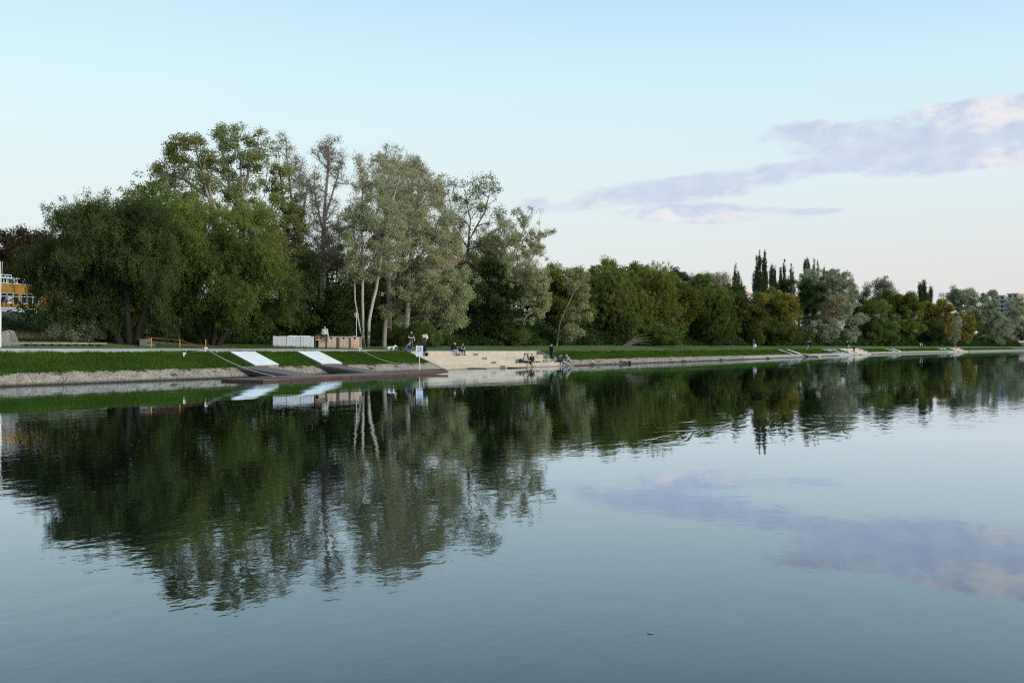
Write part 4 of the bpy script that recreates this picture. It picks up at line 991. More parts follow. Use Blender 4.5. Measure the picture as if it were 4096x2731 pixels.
o = pl.build('plank_stack', M['timber_grey'], None, loc=on_bins(1336, .6, .002)); o.rotation_euler = (0, 0, BR); tag(o, 'loose grey planks lying on top of the timber bins', 'planks')
# round road sign seen from behind
b = P(1425.5, 10.6); root = empty('road_sign', b, math.radians(-22), 'round grey backed road sign on a tall thin post behind the bins', 'sign')
h = 2.95 - float(b.z) + 1.8
mb = MB(); mb.tube([(0, 0, -.1), (0, 0, h + .1)], .032); mb.build('post', M['grey_metal'], root)
mb = MB(); mb.tube([(-.03, .04, h - .02), (-.03, .055, h - .02)], .225, 24); d = mb.build('disc', M['white_metal'], root)
mb = MB(); mb.box(-.14, .08, .02, .038, h - .0, h + .03); mb.box(-.1, .1, .02, .038, h - .09, h - .06); mb.build('bracket', M['grey_metal'], d)

# --- far left: mast, stacked lattice, slab, rails
b = P(2.2, 9.0); root = empty('flagpole', b, 0, 'white pole at the left edge of the picture', 'pole')
mb = MB(); mb.tube([(0, 0, -.2), (0, 0, 2.1)], .04, 10); mb.build('base_tube', M['white_metal'], root)
mb = MB(); mb.tube([(0, 0, 2.1), (0, 0, 4.9)], .018, 8); mb.build('upper_tube', M['white_metal'], root)
mb = MB(); mb.tube([(.02, 0, 3.3), (.12, 0, 4.9)], .012, 6); mb.build('halyard', M['rope'], root)
def lattice():
    b = P(26, 9.6); root = empty('slatted_stack', b, .12, 'grey slatted wooden frames leaning against each other by the white pole', 'wooden frames')
    for (x0, x1, top0, top1, y, n) in ((-.38, .22, -.34, -.02, .0, 9), (-.05, .62, -.30, .16, .25, 8)):
        mb = MB()
        for j in range(n):
            t = j / (n - 1)
            a = Vector((x0 + (x1 - x0) * t, y, 0.02)); c = Vector((top0 + (top1 - top0) * t, y + .3, .93 - .12 * abs(t - .5) + (.06 if y else 0)))
            s = Vector((.045, 0, 0)); f = Vector((0, .03, 0))
            mb.hexa([a, a + s, a + s + f, a + f, c, c + s, c + s + f, c + f])
        mb.build('slats', M['timber_grey'], root)
        for zz in (.06, .86):
            mb = MB(); q = zz / .93
            mb.box(x0 + (top0 - x0) * q - .03, x1 + (top1 - x1) * q + .08, y + .3 * q + .035, y + .3 * q + .075, zz - .03, zz + .03)
            mb.build('crossbar', M['timber_dark'], root)
lattice()
root, L = bank_empty('concrete_slab', s_at(44, 10.2), s_at(430, 10.2), 'long low pale concrete slab lying under the dark willow', 'slab', w=10.2)
zz = float(gz(40, 10.2)) + .02
mb = MB(); n = 5
for j in range(n): mb.box(L * j / n + .02, L * (j + 1) / n - .02, 0, 1.6, zz + .08, zz + .2 + .012 * (j % 2))
mb.build('slab', M['slabdull'], root, bevel=.012)
mb = MB()
for j in range(12): mb.box(L * (j + .2) / 12, L * (j + .2) / 12 + .25, .1, 1.5, zz - .1, zz + .078)
mb.build('bearer', M['timber_dark'], root)
def railing():
    a, b = P(602, 9.3), P(820, 9.3)
    root = empty('bent_railing', (a.x, a.y, a.z), math.atan2(b.y - a.y, b.x - a.x), 'broken railing of yellow posts with a red top rail sagging to the ground', 'railing')
    L = math.hypot(b.x - a.x, b.y - a.y); dz = b.z - a.z; m = L * .508
    for x, z, h in ((0, 0, .62), (m, dz * .5, .58), (L, dz, .55)):
        mb = MB(); mb.tube([(x, -.06, z - .1), (x, -.06, z + h)], .04, 10); mb.build('post', M['yellow'], root)
    mb = MB(); mb.tube([(-.35, 0, .66), (0, 0, .64), (m * .5, 0, .58 + dz * .3), (m, 0, .5 + dz * .5), (m * 1.25, 0, .36 + dz * .6), (m * 1.6, 0, .17 + dz * .8), (L - .08, 0, .04 + dz)], .03, 8); mb.build('top_rail', M['red'], root)
    mb = MB(); mb.tube([(-.18, .06, .32), (m * .5, .06, .3 + dz * .3), (m, .06, .24 + dz * .5), (m * 1.4, .06, .13 + dz * .7), (m * 1.85, .06, .03 + dz)], .06, 8); mb.build('lower_rail', M['greenpipe'], root)
railing()
mb = MB(); mb.box(-.35, .35, -.3, .3, -.1, .48); mb.box(-.2, .62, -.25, .2, -.1, .3)
o = mb.build('concrete_block', M['slabdull'], None, bevel=.05, loc=P(583, 10.6)); tag(o, 'beige broken concrete block at the foot of the dark willow', 'concrete block')

# --- things at the water's edge
def flat_piece(name, label, cat, px, w, size, ang, mat, seed):
    rr = random.Random(seed); n = 11
    poly = [(math.cos(2 * PI * k / n) * size[0] * rr.uniform(.75, 1.1), math.sin(2 * PI * k / n) * size[1] * rr.uniform(.7, 1.1), -.03) for k in range(n)]
    mb = MB(); mb.prism(poly, (0, 0, .07)); o = mb.build(name, mat, None, bevel=.015, loc=P(px, w, .03)); o.rotation_euler = (rr.uniform(-.03, .03), .02, ang); tag(o, label, cat); return o
flat_piece('rubber_mat', 'black rubber mat lying in the shallow water at the foot of the terrace', 'mat', 1914, .25, (.95, .45), .25, M['black'], 1)
flat_piece('floating_sheet', 'dark floating sheet in front of the seated group on the terrace', 'sheet', 2066, -.75, (.95, .5), .3, M['timber_dark'], 2)
b = P(2515, .15, .14); root = empty('drain_pipe', b, 0, 'black drain pipe lying at the waterline with a flared open end', 'pipe')
d = P(2482, .35, .2) - b
mb = MB(); mb.tube([(0, 0, 0), d * .5, d * 1.1], .1, 12); mb.build('pipe', M['black'], root)
mb = MB(); mb.tube([d * -.02, d * -.09], [.15, .21], 14); mb.build('flared_end', M['black'], root)
def log(label, px, w, ln, r, ang, seed):
    rr = random.Random(seed); mb = MB()
    mb.tube([(-ln * .5, 0, 0), (-ln * .15, rr.uniform(-.05, .05), .03), (ln * .2, rr.uniform(-.05, .05), .02), (ln * .5, 0, .05)], [r, r * .95, r * .8, r * .5], 8)
    mb.tube([(0, 0, .02), (ln * .18, .12, .16)], [r * .5, r * .2], 6)
    o = mb.build('driftwood', M['timber_dark'], None, loc=P(px, w) + Vector((0, 0, .04))); o.rotation_euler = (0, 0, ang); tag(o, label, 'driftwood', 'driftwood along the waterline')
log('dark stub of driftwood at the waterline right of the terrace', 2368, .2, .6, .11, .4, 1)
log('dark driftwood log at the waterline before the dull olive willow row', 2736, .15, 1.3, .1, 1.0, 2)
log('dark driftwood piece at the waterline further right of the log', 2886, .2, 1.0, .12, 1.1, 3)
log('small dark driftwood piece at the waterline below the white strip ramps', 3072, .2, 1.6, .12, 1.0, 4)
def branches():
    rr = random.Random(6); mb = MB()
    for j in range(26):
        a = Vector((rr.uniform(-1.6, -.6), rr.uniform(-.4, .4), .05)); l = rr.uniform(1.4, 4.2); t = rr.uniform(.05, .75)
        e = a + Vector((math.cos(t) * l, rr.uniform(-.5, .5), math.sin(t) * l * .7)); m = a.lerp(e, .5) + Vector((0, 0, .12 * l))
        mb.tube([a, m, e], [.035, .025, .01], 5)
    o = mb.build('brush_pile', M['bark_grey'], None, loc=P(2530, 13.4)); tag(o, 'tangle of bare fallen branches at the lawn edge under the willows', 'branches')
branches()

# --- buildings
def yellow_building():
    s0 = s_at(0, 58); root, _ = bank_empty('yellow_building', s0, s0 + 20, 'ochre yellow building with white framed windows behind the dark willow', 'building', w=58)
    X = lambda px, w=61: s_at(px, w) - s0
    Yd = lambda px, w: (Dw(s_at(px, w)) + w) / (SN - (px - CX) / F * CS)
    Z = lambda py, px=60, w=61: zof(py, Yd(px, w))
    zt, zr = Z(1232), Z(1137)
    x0, x1 = X(0) - 9, X(260)
    wins = [(X(-75), X(-4), 3), (X(-3), X(68), 3), (X(76.5), X(147), 3)]
    zb0, zb1 = Z(1213.5), Z(1172.5)
    mb = MB(); mb.box(x0, x1, 3.32, 12, 5, zr - .012)
    mb.box(x0, x1, 3.0, 3.3, zb1, zr); mb.box(x0, x1, 3.0, 3.3, 5, zb0)          # wall above and below the windows
    xs = [x0] + [v for w in wins for v in w[:2]] + [x1]
    for a, b in zip(xs[::2], xs[1::2]): mb.box(a, b, 3.0, 3.3, zb0 + .002, zb1 - .002)
    mb.build('wall', M['ochre'], root)
    for i, (a, b, n) in enumerate(wins):
        mb = MB(); t = .055
        for j in range(n + 1):
            xx = a + (b - a) * j / n; mb.box(xx - t / 2, xx + t / 2, 3.02, 3.1, zb0, zb1)
        for zz in (zb0, zb0 + (zb1 - zb0) * .66, zb1 - t): mb.box(a, b, 3.035, 3.085, zz, zz + t)
        mb.box(a - .05, b + .05, 2.93, 3.03, zb0 - .05, zb0 - .003)
        f = mb.build('window', M['white_metal'], root)
        mb = MB(); mb.box(a + .01, b - .01, 3.12, 3.16, zb0 + .01, zb1 - .01); mb.build('pane', M['glass'], f)
        if i == 1:
            mb = MB(); q = (b - a) / n; mb.box(a + q + .05, a + 2 * q - .05, 3.10, 3.115, zb0 + .03, zb0 + (zb1 - zb0) * .66); mb.build('curtain', M['curtain'], f)
    mb = MB(); mb.box(x0 - .1, x1 + .1, 2.9, 12.2, zr, zr + .07); mb.build('roof', M['white_metal'], root)
    # glazed pavilion on the roof
    pz = Z(1113.5, 20, 64)
    mb = MB(); mb.box(x0, X(42, 64), 6.3, 10, zr + .08, pz); p = mb.build('pavilion', M['glass'], root)
    mb = MB()
    for px in (-30, -10, 3, 15, 20, 33): mb.box(X(px, 64) - .05, X(px, 64) + .05, 6.2, 6.29, zr + .08, pz)
    mb.build('mullion', M['white_metal'], p)
    mb = MB(); xa, xb = x0 - .3, X(52, 64)
    n = 8; P0 = [(xa + (xb - xa) * j / n, 5.4, pz + .16 * (1 - ((j / n)) ** 2 * .9)) for j in range(n + 1)]
    for j in range(n):
        a, b = P0[j], P0[j + 1]; mb.hexa([(a[0], 5.4, a[2] - .05), (b[0], 5.4, b[2] - .05), (b[0], 10.4, b[2] - .05), (a[0], 10.4, a[2] - .05), (a[0], 5.4, a[2] + .05), (b[0], 5.4, b[2] + .05), (b[0], 10.4, b[2] + .05), (a[0], 10.4, a[2] + .05)])
    mb.build('canopy_roof', M['white_metal'], p)
    mb = MB(); mb.tube([(x0, 6, pz + .42), (X(30, 64), 6, pz + .42)], .04)
    for px in (-10, 5, 16, 29): mb.tube([(X(px, 64), 6, pz + .1), (X(px, 64), 6, pz + .42)], .03)
    mb.build('rail', M['white_metal'], p)
    zc = Z(1254, 60, 58)
    # the terrace in front
    t = empty('terrace_wall', root.location, root.rotation_euler.z, 'long low white terrace wall below the yellow building', 'wall')
    mb = MB(); mb.box(x0, X(700, 58), 0, .25, zc - 1.2, Z(1236, 60, 58)); mb.build('wall', M['whitewall'], t)
    mb = MB(); mb.box(x0, X(700, 58), -.06, .34, Z(1236, 60, 58) + .002, Z(1232, 60, 58)); mb.build('coping', M['white_metal'], t)
    mb = MB(); mb.box(x0, X(700, 58), .26, 2.99, zc - 1, zt - .03); mb.build('floor', M['concrete_grey'], t)
    def at(px, w): x, y = bp(s_at(px, w), w); return Vector((float(x), float(y), zt - .03))
    for lb, px in (('orange post on the white terrace, left one', 18), ('orange post on the white terrace, right one', 47), ('orange post on the white terrace, half hidden by the willow', 76)):
        mb = MB(); mb.tube([(0, 0, -.05), (0, 0, .68)], .045, 8); mb.ball((0, 0, .7), .05, 8); o = mb.build('terrace_post', M['orange'], None, loc=at(px, 58.45)); tag(o, lb, 'post', 'orange posts on the terrace')
    r = empty('closed_parasol', at(27.5, 59.6), 0, 'closed mauve parasol standing on the white terrace', 'parasol')
    mb = MB(); mb.tube([(0, 0, .05), (0, 0, 2.0)], .03); mb.build('pole', M['darkmetal'], r)
    mb = MB(); mb.tube([(0, 0, .72), (0, 0, .95), (0, 0, 1.5), (0, 0, 1.85)], [.16, .17, .10, .04], 9); mb.build('canopy', M['mauve'], r)
    mb = MB(); mb.box(-.25, .25, -.25, .25, 0, .07); mb.build('base', M['darkmetal'], r)
    r = empty('terrace_table', at(27, 59.0), .5, 'dark table under the closed parasol', 'table')
    mb = MB(); mb.box(-.6, .6, -.35, .35, .68, .72); mb.build('table_top', M['darkmetal'], r)
    for x in (-.5, .5):
        for y in (-.28, .28): mb = MB(); mb.tube([(x, y, 0), (x, y, .68)], .025, 6); mb.build('leg', M['darkmetal'], r)
    def chair(px, w, rz, lb):
        r = empty('terrace_chair', at(px, w), rz, lb, 'chair', 'dark chairs on the terrace')
        mb = MB(); mb.box(-.25, .25, -.25, .25, .42, .46); mb.build('seat', M['darkmetal'], r)
        mb = MB()
        for j in range(6): mb.box(-.24 + j * .09, -.21 + j * .09, .23, .26, .46, .92)
        mb.box(-.26, .26, .225, .265, .92, .97); mb.build('backrest', M['darkmetal'], r)
        for x in (-.23, .23):
            for y in (-.22, .22): mb = MB(); mb.tube([(x, y, 0), (x, y * 1.0, .42)], .022, 6); mb.build('leg', M['darkmetal'], r)
            mb = MB(); mb.tube([(x, -.22, .42), (x, -.24, .66), (x, .24, .68)], .02, 6); mb.build('armrest', M['darkmetal'], r)
    chair(9, 58.9, 1.4, 'dark terrace chair left of the table'); chair(59, 58.9, -1.1, 'dark terrace chair right of the table, turned sideways')
yellow_building()
def block(name, label, corner_px, Y, wl, wr, rz, py_top, mat, floors, ztop_extra=0, base=0):
    x = (corner_px - CX) / F * Y; z1 = zof(py_top, Y)
    root = empty(name, (x, Y, 0), rz, label, 'building')
    mb = MB(); mb.box(-wl, 0, 0, wr, base, z1); mb.build('wall', mat[0], root)
    mb = MB(); mb.box(-wl - .5, .5, -.5, wr + .5, z1 + .01, z1 + .7); mb.build('roof', mat[1], root)
    fh = 3.1
    for k in range(floors):
        zf = z1 - fh * (k + 1)
        mb = MB(); mb.box(-wl - .2, 1.2, -1.3, -.01, zf - .15, zf + .1); mb.box(.01, 1.3, -1.3, wr + .2, zf - .15, zf + .1)
        bal = mb.build('balcony', mat[1], root)
        mb = MB(); mb.box(-wl - .2, 1.2, -1.3, -1.2, zf + .1, zf + 1.0); mb.box(1.2, 1.3, -1.2, wr + .2, zf + .1, zf + 1.0); mb.build('railing', mat[2], bal)
        n = max(2, int(wl / 4)); m = max(2, int(wr / 4))
        for j in range(n):
            mb = MB(); u = -wl + wl * (j + .25) / n; mb.box(u, u + wl / n * .5, -.06, -.004, zf + .4, zf + 2.5); mb.build('window', M['glass'], root)
        for j in range(m):
            mb = MB(); u = wr * (j + .25) / m; mb.box(.004, .06, u, u + wr / m * .5, zf + .4, zf + 2.5); mb.build('window', M['glass'], root)
M['wallblue'] = surf('bluish_render', (.30, .36, .42), .9, .1, .2); M['wallpink'] = surf('pinkish_render', (.46, .37, .345), .9, .1, .2); M['slabwhite'] = surf('slab_edge', (.42, .40, .39), .9, .1, .3); M['balc'] = surf('balcony_front', (.36, .30, .29), .9, .15, .3)
block('apartment_block', 'pinkish apartment block with balcony bands cut by the right edge of the picture', 4071, 690, 7, 60, math.radians(-52), 1176, (M['wallpink'], M['slabwhite'], M['balc']), 5)
block('apartment_block', 'bluish lower apartment block just left of the pinkish one', 4018, 720, 6.5, 12, math.radians(-35), 1184, (M['wallblue'], M['slabwhite'], M['wallblue']), 4)
mb = MB(); x0, x1 = (3975 - CX) / F * 735, (4062 - CX) / F * 735; mb.box(x0, x1, 735, 745, 0, zof(1200, 735)); root = empty('office_building', ((x0 + x1) / 2, 740, 0), 0, 'long low teal building between the two apartment blocks', 'building')
o = mb.build('wall', M['wallblue'], root); o.matrix_parent_inverse = Matrix.Translation(-root.location)
mb = MB(); mb.box(x0 - .4, x1 + .4, 734.5, 745.5, zof(1200, 735) + .01, zof(1199, 735) + .3); o = mb.build('roof', M['slabwhite'], root); o.matrix_parent_inverse = Matrix.Translation(-root.location)
M['pinkwall'] = surf('pink_wall', (.55, .36, .30), .9, .15, .5); M['tiles'] = surf('roof_tiles', (.40, .22, .15), .9, .2, 1.0)
def house(label, px, w, wd, dp, py_eave, py_ridge, mw, mr):
    b = P(px, w); Y = b.y; root = empty('house', (b.x, b.y, 0), math.atan2(CS, SN), label, 'house', 'houses glimpsed behind the trees')
    ze, zr = zof(py_eave, Y), zof(py_ridge, Y)
    mb = MB(); mb.box(-wd / 2, wd / 2, 0, dp, 4, ze); mb.build('wall', mw, root)
    mb = MB(); mb.prism([(-wd / 2 - .4, -.4, ze + .01), (-wd / 2 - .4, dp + .4, ze + .01), (-wd / 2 - .4, dp / 2, zr)], (wd + .8, 0, 0)); mb.build('roof', mr, root)
    for j in range(4):
        mb = MB(); u = -wd / 2 + wd * (j + .3) / 4; mb.box(u, u + wd * .1, -.05, -.004, ze - 1.9, ze - .6); mb.build('window', M['glass'], root)
house('pink house glimpsed through the open green tree', 1945, 70, 17, 12, 1075, 1000, M['pinkwall'], M['pinkwall'])
house('house with orange tiled roof between the two upright poplars', 2992, 110, 30, 14, 1180, 1148, M['whitewall'], M['tiles'])

# --- small loose things on the terrace
def on_step(px, w, z): return P(px, w, z)
def backpack(label, loc, rz, mat, s=1.0, strap=True):
    r = empty('backpack', loc, rz, label, 'backpack', 'black backpacks on the steps')
    mb = MB(); mb.tube([(0, 0, 0), (0, .01, .12 * s), (0, .02, .3 * s), (0, .03, .4 * s), (0, .035, .44 * s)], [.15 * s, .17 * s, .155 * s, .1 * s, .03 * s], 12); mb.build('bag', mat, r, smooth=True)
    mb = MB(); mb.ball((0, -.15 * s, .14 * s), (.11 * s, .05 * s, .1 * s), 10); mb.build('pocket', mat, r, smooth=True)
    mb = MB(); mb.tube([(.1, .1, .36 * s), (.2, .16, .25 * s), (.3, .15, .1), (.24, .1, .02)], .014, 6); mb.build('strap', mat, r)
backpack('black backpack on the step beside the bald man in black', on_step(1707, 3.35, 1.11), .2, M['black'], .75)
backpack('black backpack leaning behind the person in the grey hoodie', on_step(2082, 1.55, .375), 1.0, M['black'], .95)
backpack('black backpack against the seated person in the grey vest', P(1604, 4.5, 1.585), 2.2, M['black'], .8)
def bottle(label, loc, mat, sz=1.0):
    mb = MB(); mb.tube([(0, 0, 0), (0, 0, .17 * sz), (0, 0, .21 * sz), (0, 0, .29 * sz)], [.04 * sz, .04 * sz, .016 * sz, .014 * sz], 10)
    o = mb.build('bottle', [mat], None, smooth=False, loc=loc); tag(o, label, 'bottle', 'bottles standing about'); return o
bottle('dark bottle nearer the black boots, before the paper bag', on_step(1828.5, 3.2, 1.105), M['bottleglass'])
bottle('dark bottle nearer the boy in the vest, before the paper bag', on_step(1838.5, 3.2, 1.105), M['bottleglass'])
bottle('pale bottle standing between the feet of the boy in the vest', on_step(1850, 3.3, 1.105), M['paper'], .9)
bottle('white bottle standing on the bins beside the seated person', on_bins(1316.5, .15, .003), M['whiteboard'], 1.05)
mb = MB(); mb.hexa([(-.16, -.09, 0), (.16, -.09, 0), (.16, .09, 0), (-.16, .09, 0), (-.17, -.08, .38), (.17, -.1, .37), (.165, .07, .38), (-.165, .06, .37)]); o = mb.build('paper_bag', M['paper'], None, bevel=.01, loc=on_step(1834, 3.72, 1.105)); tag(o, 'tan paper bag against the riser between the seated pair', 'bag')
r = empty('wooden_pallet', on_step(2150, 1.55, .375), math.atan2(CS, SN), 'small brown wooden pallet standing on the lowest step', 'pallet')
mb = MB()
for z in (.0, .12): mb.box(-.42, .42, -.15, .15, z, z + .025)
mb.build('boards', M['timber'], r)
mb = MB()
for x in (-.40, -.05, .30): mb.box(x, x + .1, -.14, .14, .026, .119)
mb.build('blocks', M['timber_dark'], r)
M['greenbag'] = surf('green_print', (.09, .30, .10), .7, .1, 14, col2=(.30, .46, .30))
r = empty('shopping_bag', on_step(2196, 1.45, .375), .3, 'green patterned shopping bag behind the standing man in black', 'bag')
mb = MB(); mb.hexa([(-.2, -.12, 0), (.2, -.12, 0), (.2, .12, 0), (-.2, .12, 0), (-.23, -.1, .36), (.23, -.13, .34), (.22, .12, .36), (-.22, .11, .35)]); mb.build('body', M['greenbag'], r, bevel=.015)
for y in (-.09, .09):
    mb = MB(); mb.tube([(-.1, y, .34), (-.07, y, .45), (.07, y, .45), (.1, y, .34)], .012, 6); mb.build('handle', M['greenbag'], r)
M['maroon'] = surf('maroon_cloth', (.13, .035, .045), .9, .3, 6)
mb = MB(); mb.ball((0, 0, .07), (.3, .16, .1), 12); mb.ball((.2, .02, .1), (.18, .14, .12), 12); mb.ball((-.25, 0, .04), (.2, .08, .05), 12); o = mb.build('crumpled_jacket', M['maroon'], None, smooth=True, loc=on_bins(1283, .45, .0)); tag(o, 'crumpled maroon jacket on the bins behind the seated person', 'jacket')

# --- grass, stones, floating seeds
blades('bank_grass', 'lush green grass on the slope between stones and path', [(18, 100, lambda s: wg(s) - .06 - .38 * np.clip(np.sin(s * 2.9) * np.sin(s * .83 + 1) + .35 * np.sin(s * 11.3), 0, 1), lambda s: _wf0(s) + .06 + .2 * np.clip(np.sin(s * 3.7 + 2) * np.sin(s * 1.1) + .4 * np.sin(s * 13.1), 0, 1), 160000, .17, .028), (100, 200, lambda s: wg(s) - .05, lambda s: _wf0(s) + .05, 60000, .2, .06), (200, 520, lambda s: wg(s), lambda s: _wf0(s), 50000, .24, .14)], M['grassblade'], 1)
blades('verge_grass', 'short thin grass along the far edge of the path and on the lawn', [(18, 100, lambda s: wback(s) - .12, 17.5, 90000, .075, .03), (100, 260, lambda s: wback(s) - .06, 17.5, 60000, .09, .07)], M['lawnblade'], 2)
blades('tall_weeds', 'tall weeds at the foot of the bins', [(56, 69, 8.4, 10.9, 1500, .22, .03)], M['grassblade'], 3, cat='weeds')
blades('dry_weeds', 'dry brown stalks on the embankment under the dark willow', [(36, 50, 15.0, 18.0, 5000, .55, .02), (30, 60, 15, 20, 3000, .4, .02)], M['drygrass'], 4, .3, cat='weeds')
_dry = lambda s: _wf0(s) - .1 - 1.3 * np.clip(np.sin(s * .61 + 1) * np.sin(s * .23), 0, 1)
blades('dry_grass', 'dry yellowed patches in the bank grass and along the path edge', [(20, 100, _dry, lambda s: _wf0(s) + .15, 16000, .13, .02), (20, 100, lambda s: wg(s) - .3, lambda s: wg(s) + .15, 5000, .14, .02), (100, 260, lambda s: wg(s) - .3, lambda s: wg(s) + .1, 3500, .2, .05)], M['drygrass'], 9)
blades('shore_weeds', 'small green weeds growing between the shore stones', [(s, s + .5, .5 + .25 * (i % 4), .75 + .25 * (i % 4), 60, .14, .03) for i, s in enumerate((26.5, 29, 33.5, 36, 41, 44.5, 52.5, 53.6, 60, 63.5, 66, 93, 97.5, 104, 109, 116, 128))], M['grassblade'], 10, cat='weeds')
pebbles()
def specks():
    rng = np.random.default_rng(21); n = 3400
    Y = 12 + 75 * rng.random(n) ** .9; k = rng.uniform(-.55, .56, n); x = k * Y
    D = -CS * x + SN * Y; s = SN * x + CS * Y
    ok = D < Dw(s) - .4; x = x[ok]; Y = Y[ok]; n = len(x)
    r = rng.uniform(.004, .012, n) * (.45 + .02 * Y)
    V = []
    for j in range(6):
        t = 2 * PI * j / 6 + rng.uniform(-.3, .3, n); V.append(np.stack([x + np.cos(t) * r * 1.3, Y + np.sin(t) * r, np.full(n, .006)], 1))
    V = np.stack(V, 1).reshape(-1, 3)
    m = leaf_mat('fluff', (.30, .31, .30), (.55, .56, .55), (.75, .76, .75), trans=.1)
    o = link('floating_fluff', np_mesh('floating_fluff', V, np.arange(n * 6).reshape(-1, 6), m, rng.random(n)))
    tag(o, 'specks of white seed fluff drifting on the river', 'seed fluff', kind='stuff')
specks()
o = MB(); o.prism([(-.02, 0, 0), (-.01, -.006, 0), (.012, -.007, 0), (.022, 0, 0), (.008, .007, 0), (-.01, .006, 0)], (0, 0, .004)); o = o.build('floating_leaf', M['timber'], None, loc=((2600 - CX) / F * 6.64, 6.64, .004)); tag(o, 'single yellowed leaf floating on the open water', 'leaf')
# ------------------------------------------------------------------ people
def cloth(name, c, v=.25): 
    if name not in M: M[name] = surf(name, c, .95, v, 9, .004)
    return M[name]
SKIN = surf('skin', (.56, .36, .27), .6, .1, 12); SKIN2 = surf('skin_pale', (.62, .42, .34), .6, .1, 12)
BLK = cloth('black_cloth', (.010, .010, .012)); CHAR = cloth('charcoal_cloth', (.028, .026, .026)); NAVY = cloth('navy_cloth', (.012, .014, .028)); JEAN = cloth('blue_jeans', (.07, .13, .24)); LJEAN = cloth('light_jeans', (.30, .42, .55)); GJEAN = cloth('grey_jeans', (.10, .125, .16))
MINT = cloth('mint_cloth', (.36, .45, .36)); WHITE = cloth('white_cloth', (.72, .72, .70)); BROWN = cloth('brown_cloth', (.075, .045, .045)); GREYV = cloth('grey_blue_vest', (.13, .17, .25)); GREY = cloth('grey_hoodie', (.34, .33, .32)); TEAL = cloth('teal_hoodie', (.022, .115, .145)); ORNG = cloth('orange_shirt', (.70, .33, .10)); BLUEG = cloth('grey_blue_sleeve', (.24, .28, .36)); BLOND = cloth('blond_hair', (.42, .32, .18)); DHAIR = cloth('dark_hair', (.012, .010, .009)); BHAIR = cloth('brown_hair', (.06, .03, .02)); SHOEW = cloth('white_shoe', (.66, .66, .66))
def plaid():
    m, t = new_mat('plaid_shirt'); tc = t.node('ShaderNodeTexCoord').outputs['Object']
    n = t.noise(t.mapping(tc, (9, 9, 9)), 1.2, 2); w = t.node('ShaderNodeTexChecker'); t.put(w.inputs[0], tc); w.inputs['Scale'].default_value = 11
    w.inputs[1].default_value = (.42, .46, .48, 1); w.inputs[2].default_value = (.10, .13, .17, 1)
    b = t.node('ShaderNodeBsdfDiffuse'); t.put(b.inputs[0], t.mix(t.math('MULTIPLY_ADD', n, 2.4, -.8, clamp=True), w.outputs[0], (.40, .44, .46))); t.l.new(b.outputs[0], t.out.inputs[0]); return m
PLAID = plaid()
STAND = dict(pel=(0, 0, .97), chest=(0, .01, 1.27), neck=(0, 0, 1.47), head=(0, .03, 1.63), shR=(.18, 0, 1.42), elR=(.24, -.03, 1.13), wrR=(.23, .06, .88), shL=(-.18, 0, 1.42), elL=(-.24, -.03, 1.13), wrL=(-.23, .06, .88),
             hpR=(.09, 0, .93), knR=(.10, .02, .50), anR=(.11, -.02, .09), hpL=(-.09, 0, .93), knL=(-.10, .02, .50), anL=(-.11, -.02, .09), fd=(0, 1, -.12))
SIT = dict(pel=(0, 0, .11), chest=(0, .05, .42), neck=(0, .09, .61), head=(0, .14, .77), shR=(.18, .08, .56), elR=(.24, .12, .28), wrR=(.12, .33, .22), shL=(-.18, .08, .56), elL=(-.24, .12, .28), wrL=(-.12, .33, .22),
           hpR=(.09, .03, .09), knR=(.12, .46, .10), anR=(.12, .48, -.30), hpL=(-.09, .03, .09), knL=(-.12, .46, .10), anL=(-.12, .48, -.30), fd=(0, 1, -.2))
LEAN = dict(SIT, chest=(0, .16, .40), neck=(0, .27, .55), head=(0, .36, .68), shR=(.17, .25, .52), elR=(.2, .38, .26), wrR=(.08, .56, .22), shL=(-.17, .25, .52), elL=(-.2, .38, .26), wrL=(-.08, .56, .22), fd=(0, 1, -.5))
def tube_cap(mb, a, b, r0, r1, n=10):
    a = Vector(a); b = Vector(b); d = (b - a); l = d.length or 1e-4; d = d / l
    mb.tube([a - d * r0 * .95, a - d * r0 * .75, a - d * r0 * .35, a, b, b + d * r1 * .35, b + d * r1 * .75, b + d * r1 * .95], [r0 * .25, r0 * .68, r0 * .94, r0, r1, r1 * .94, r1 * .68, r1 * .25], n)
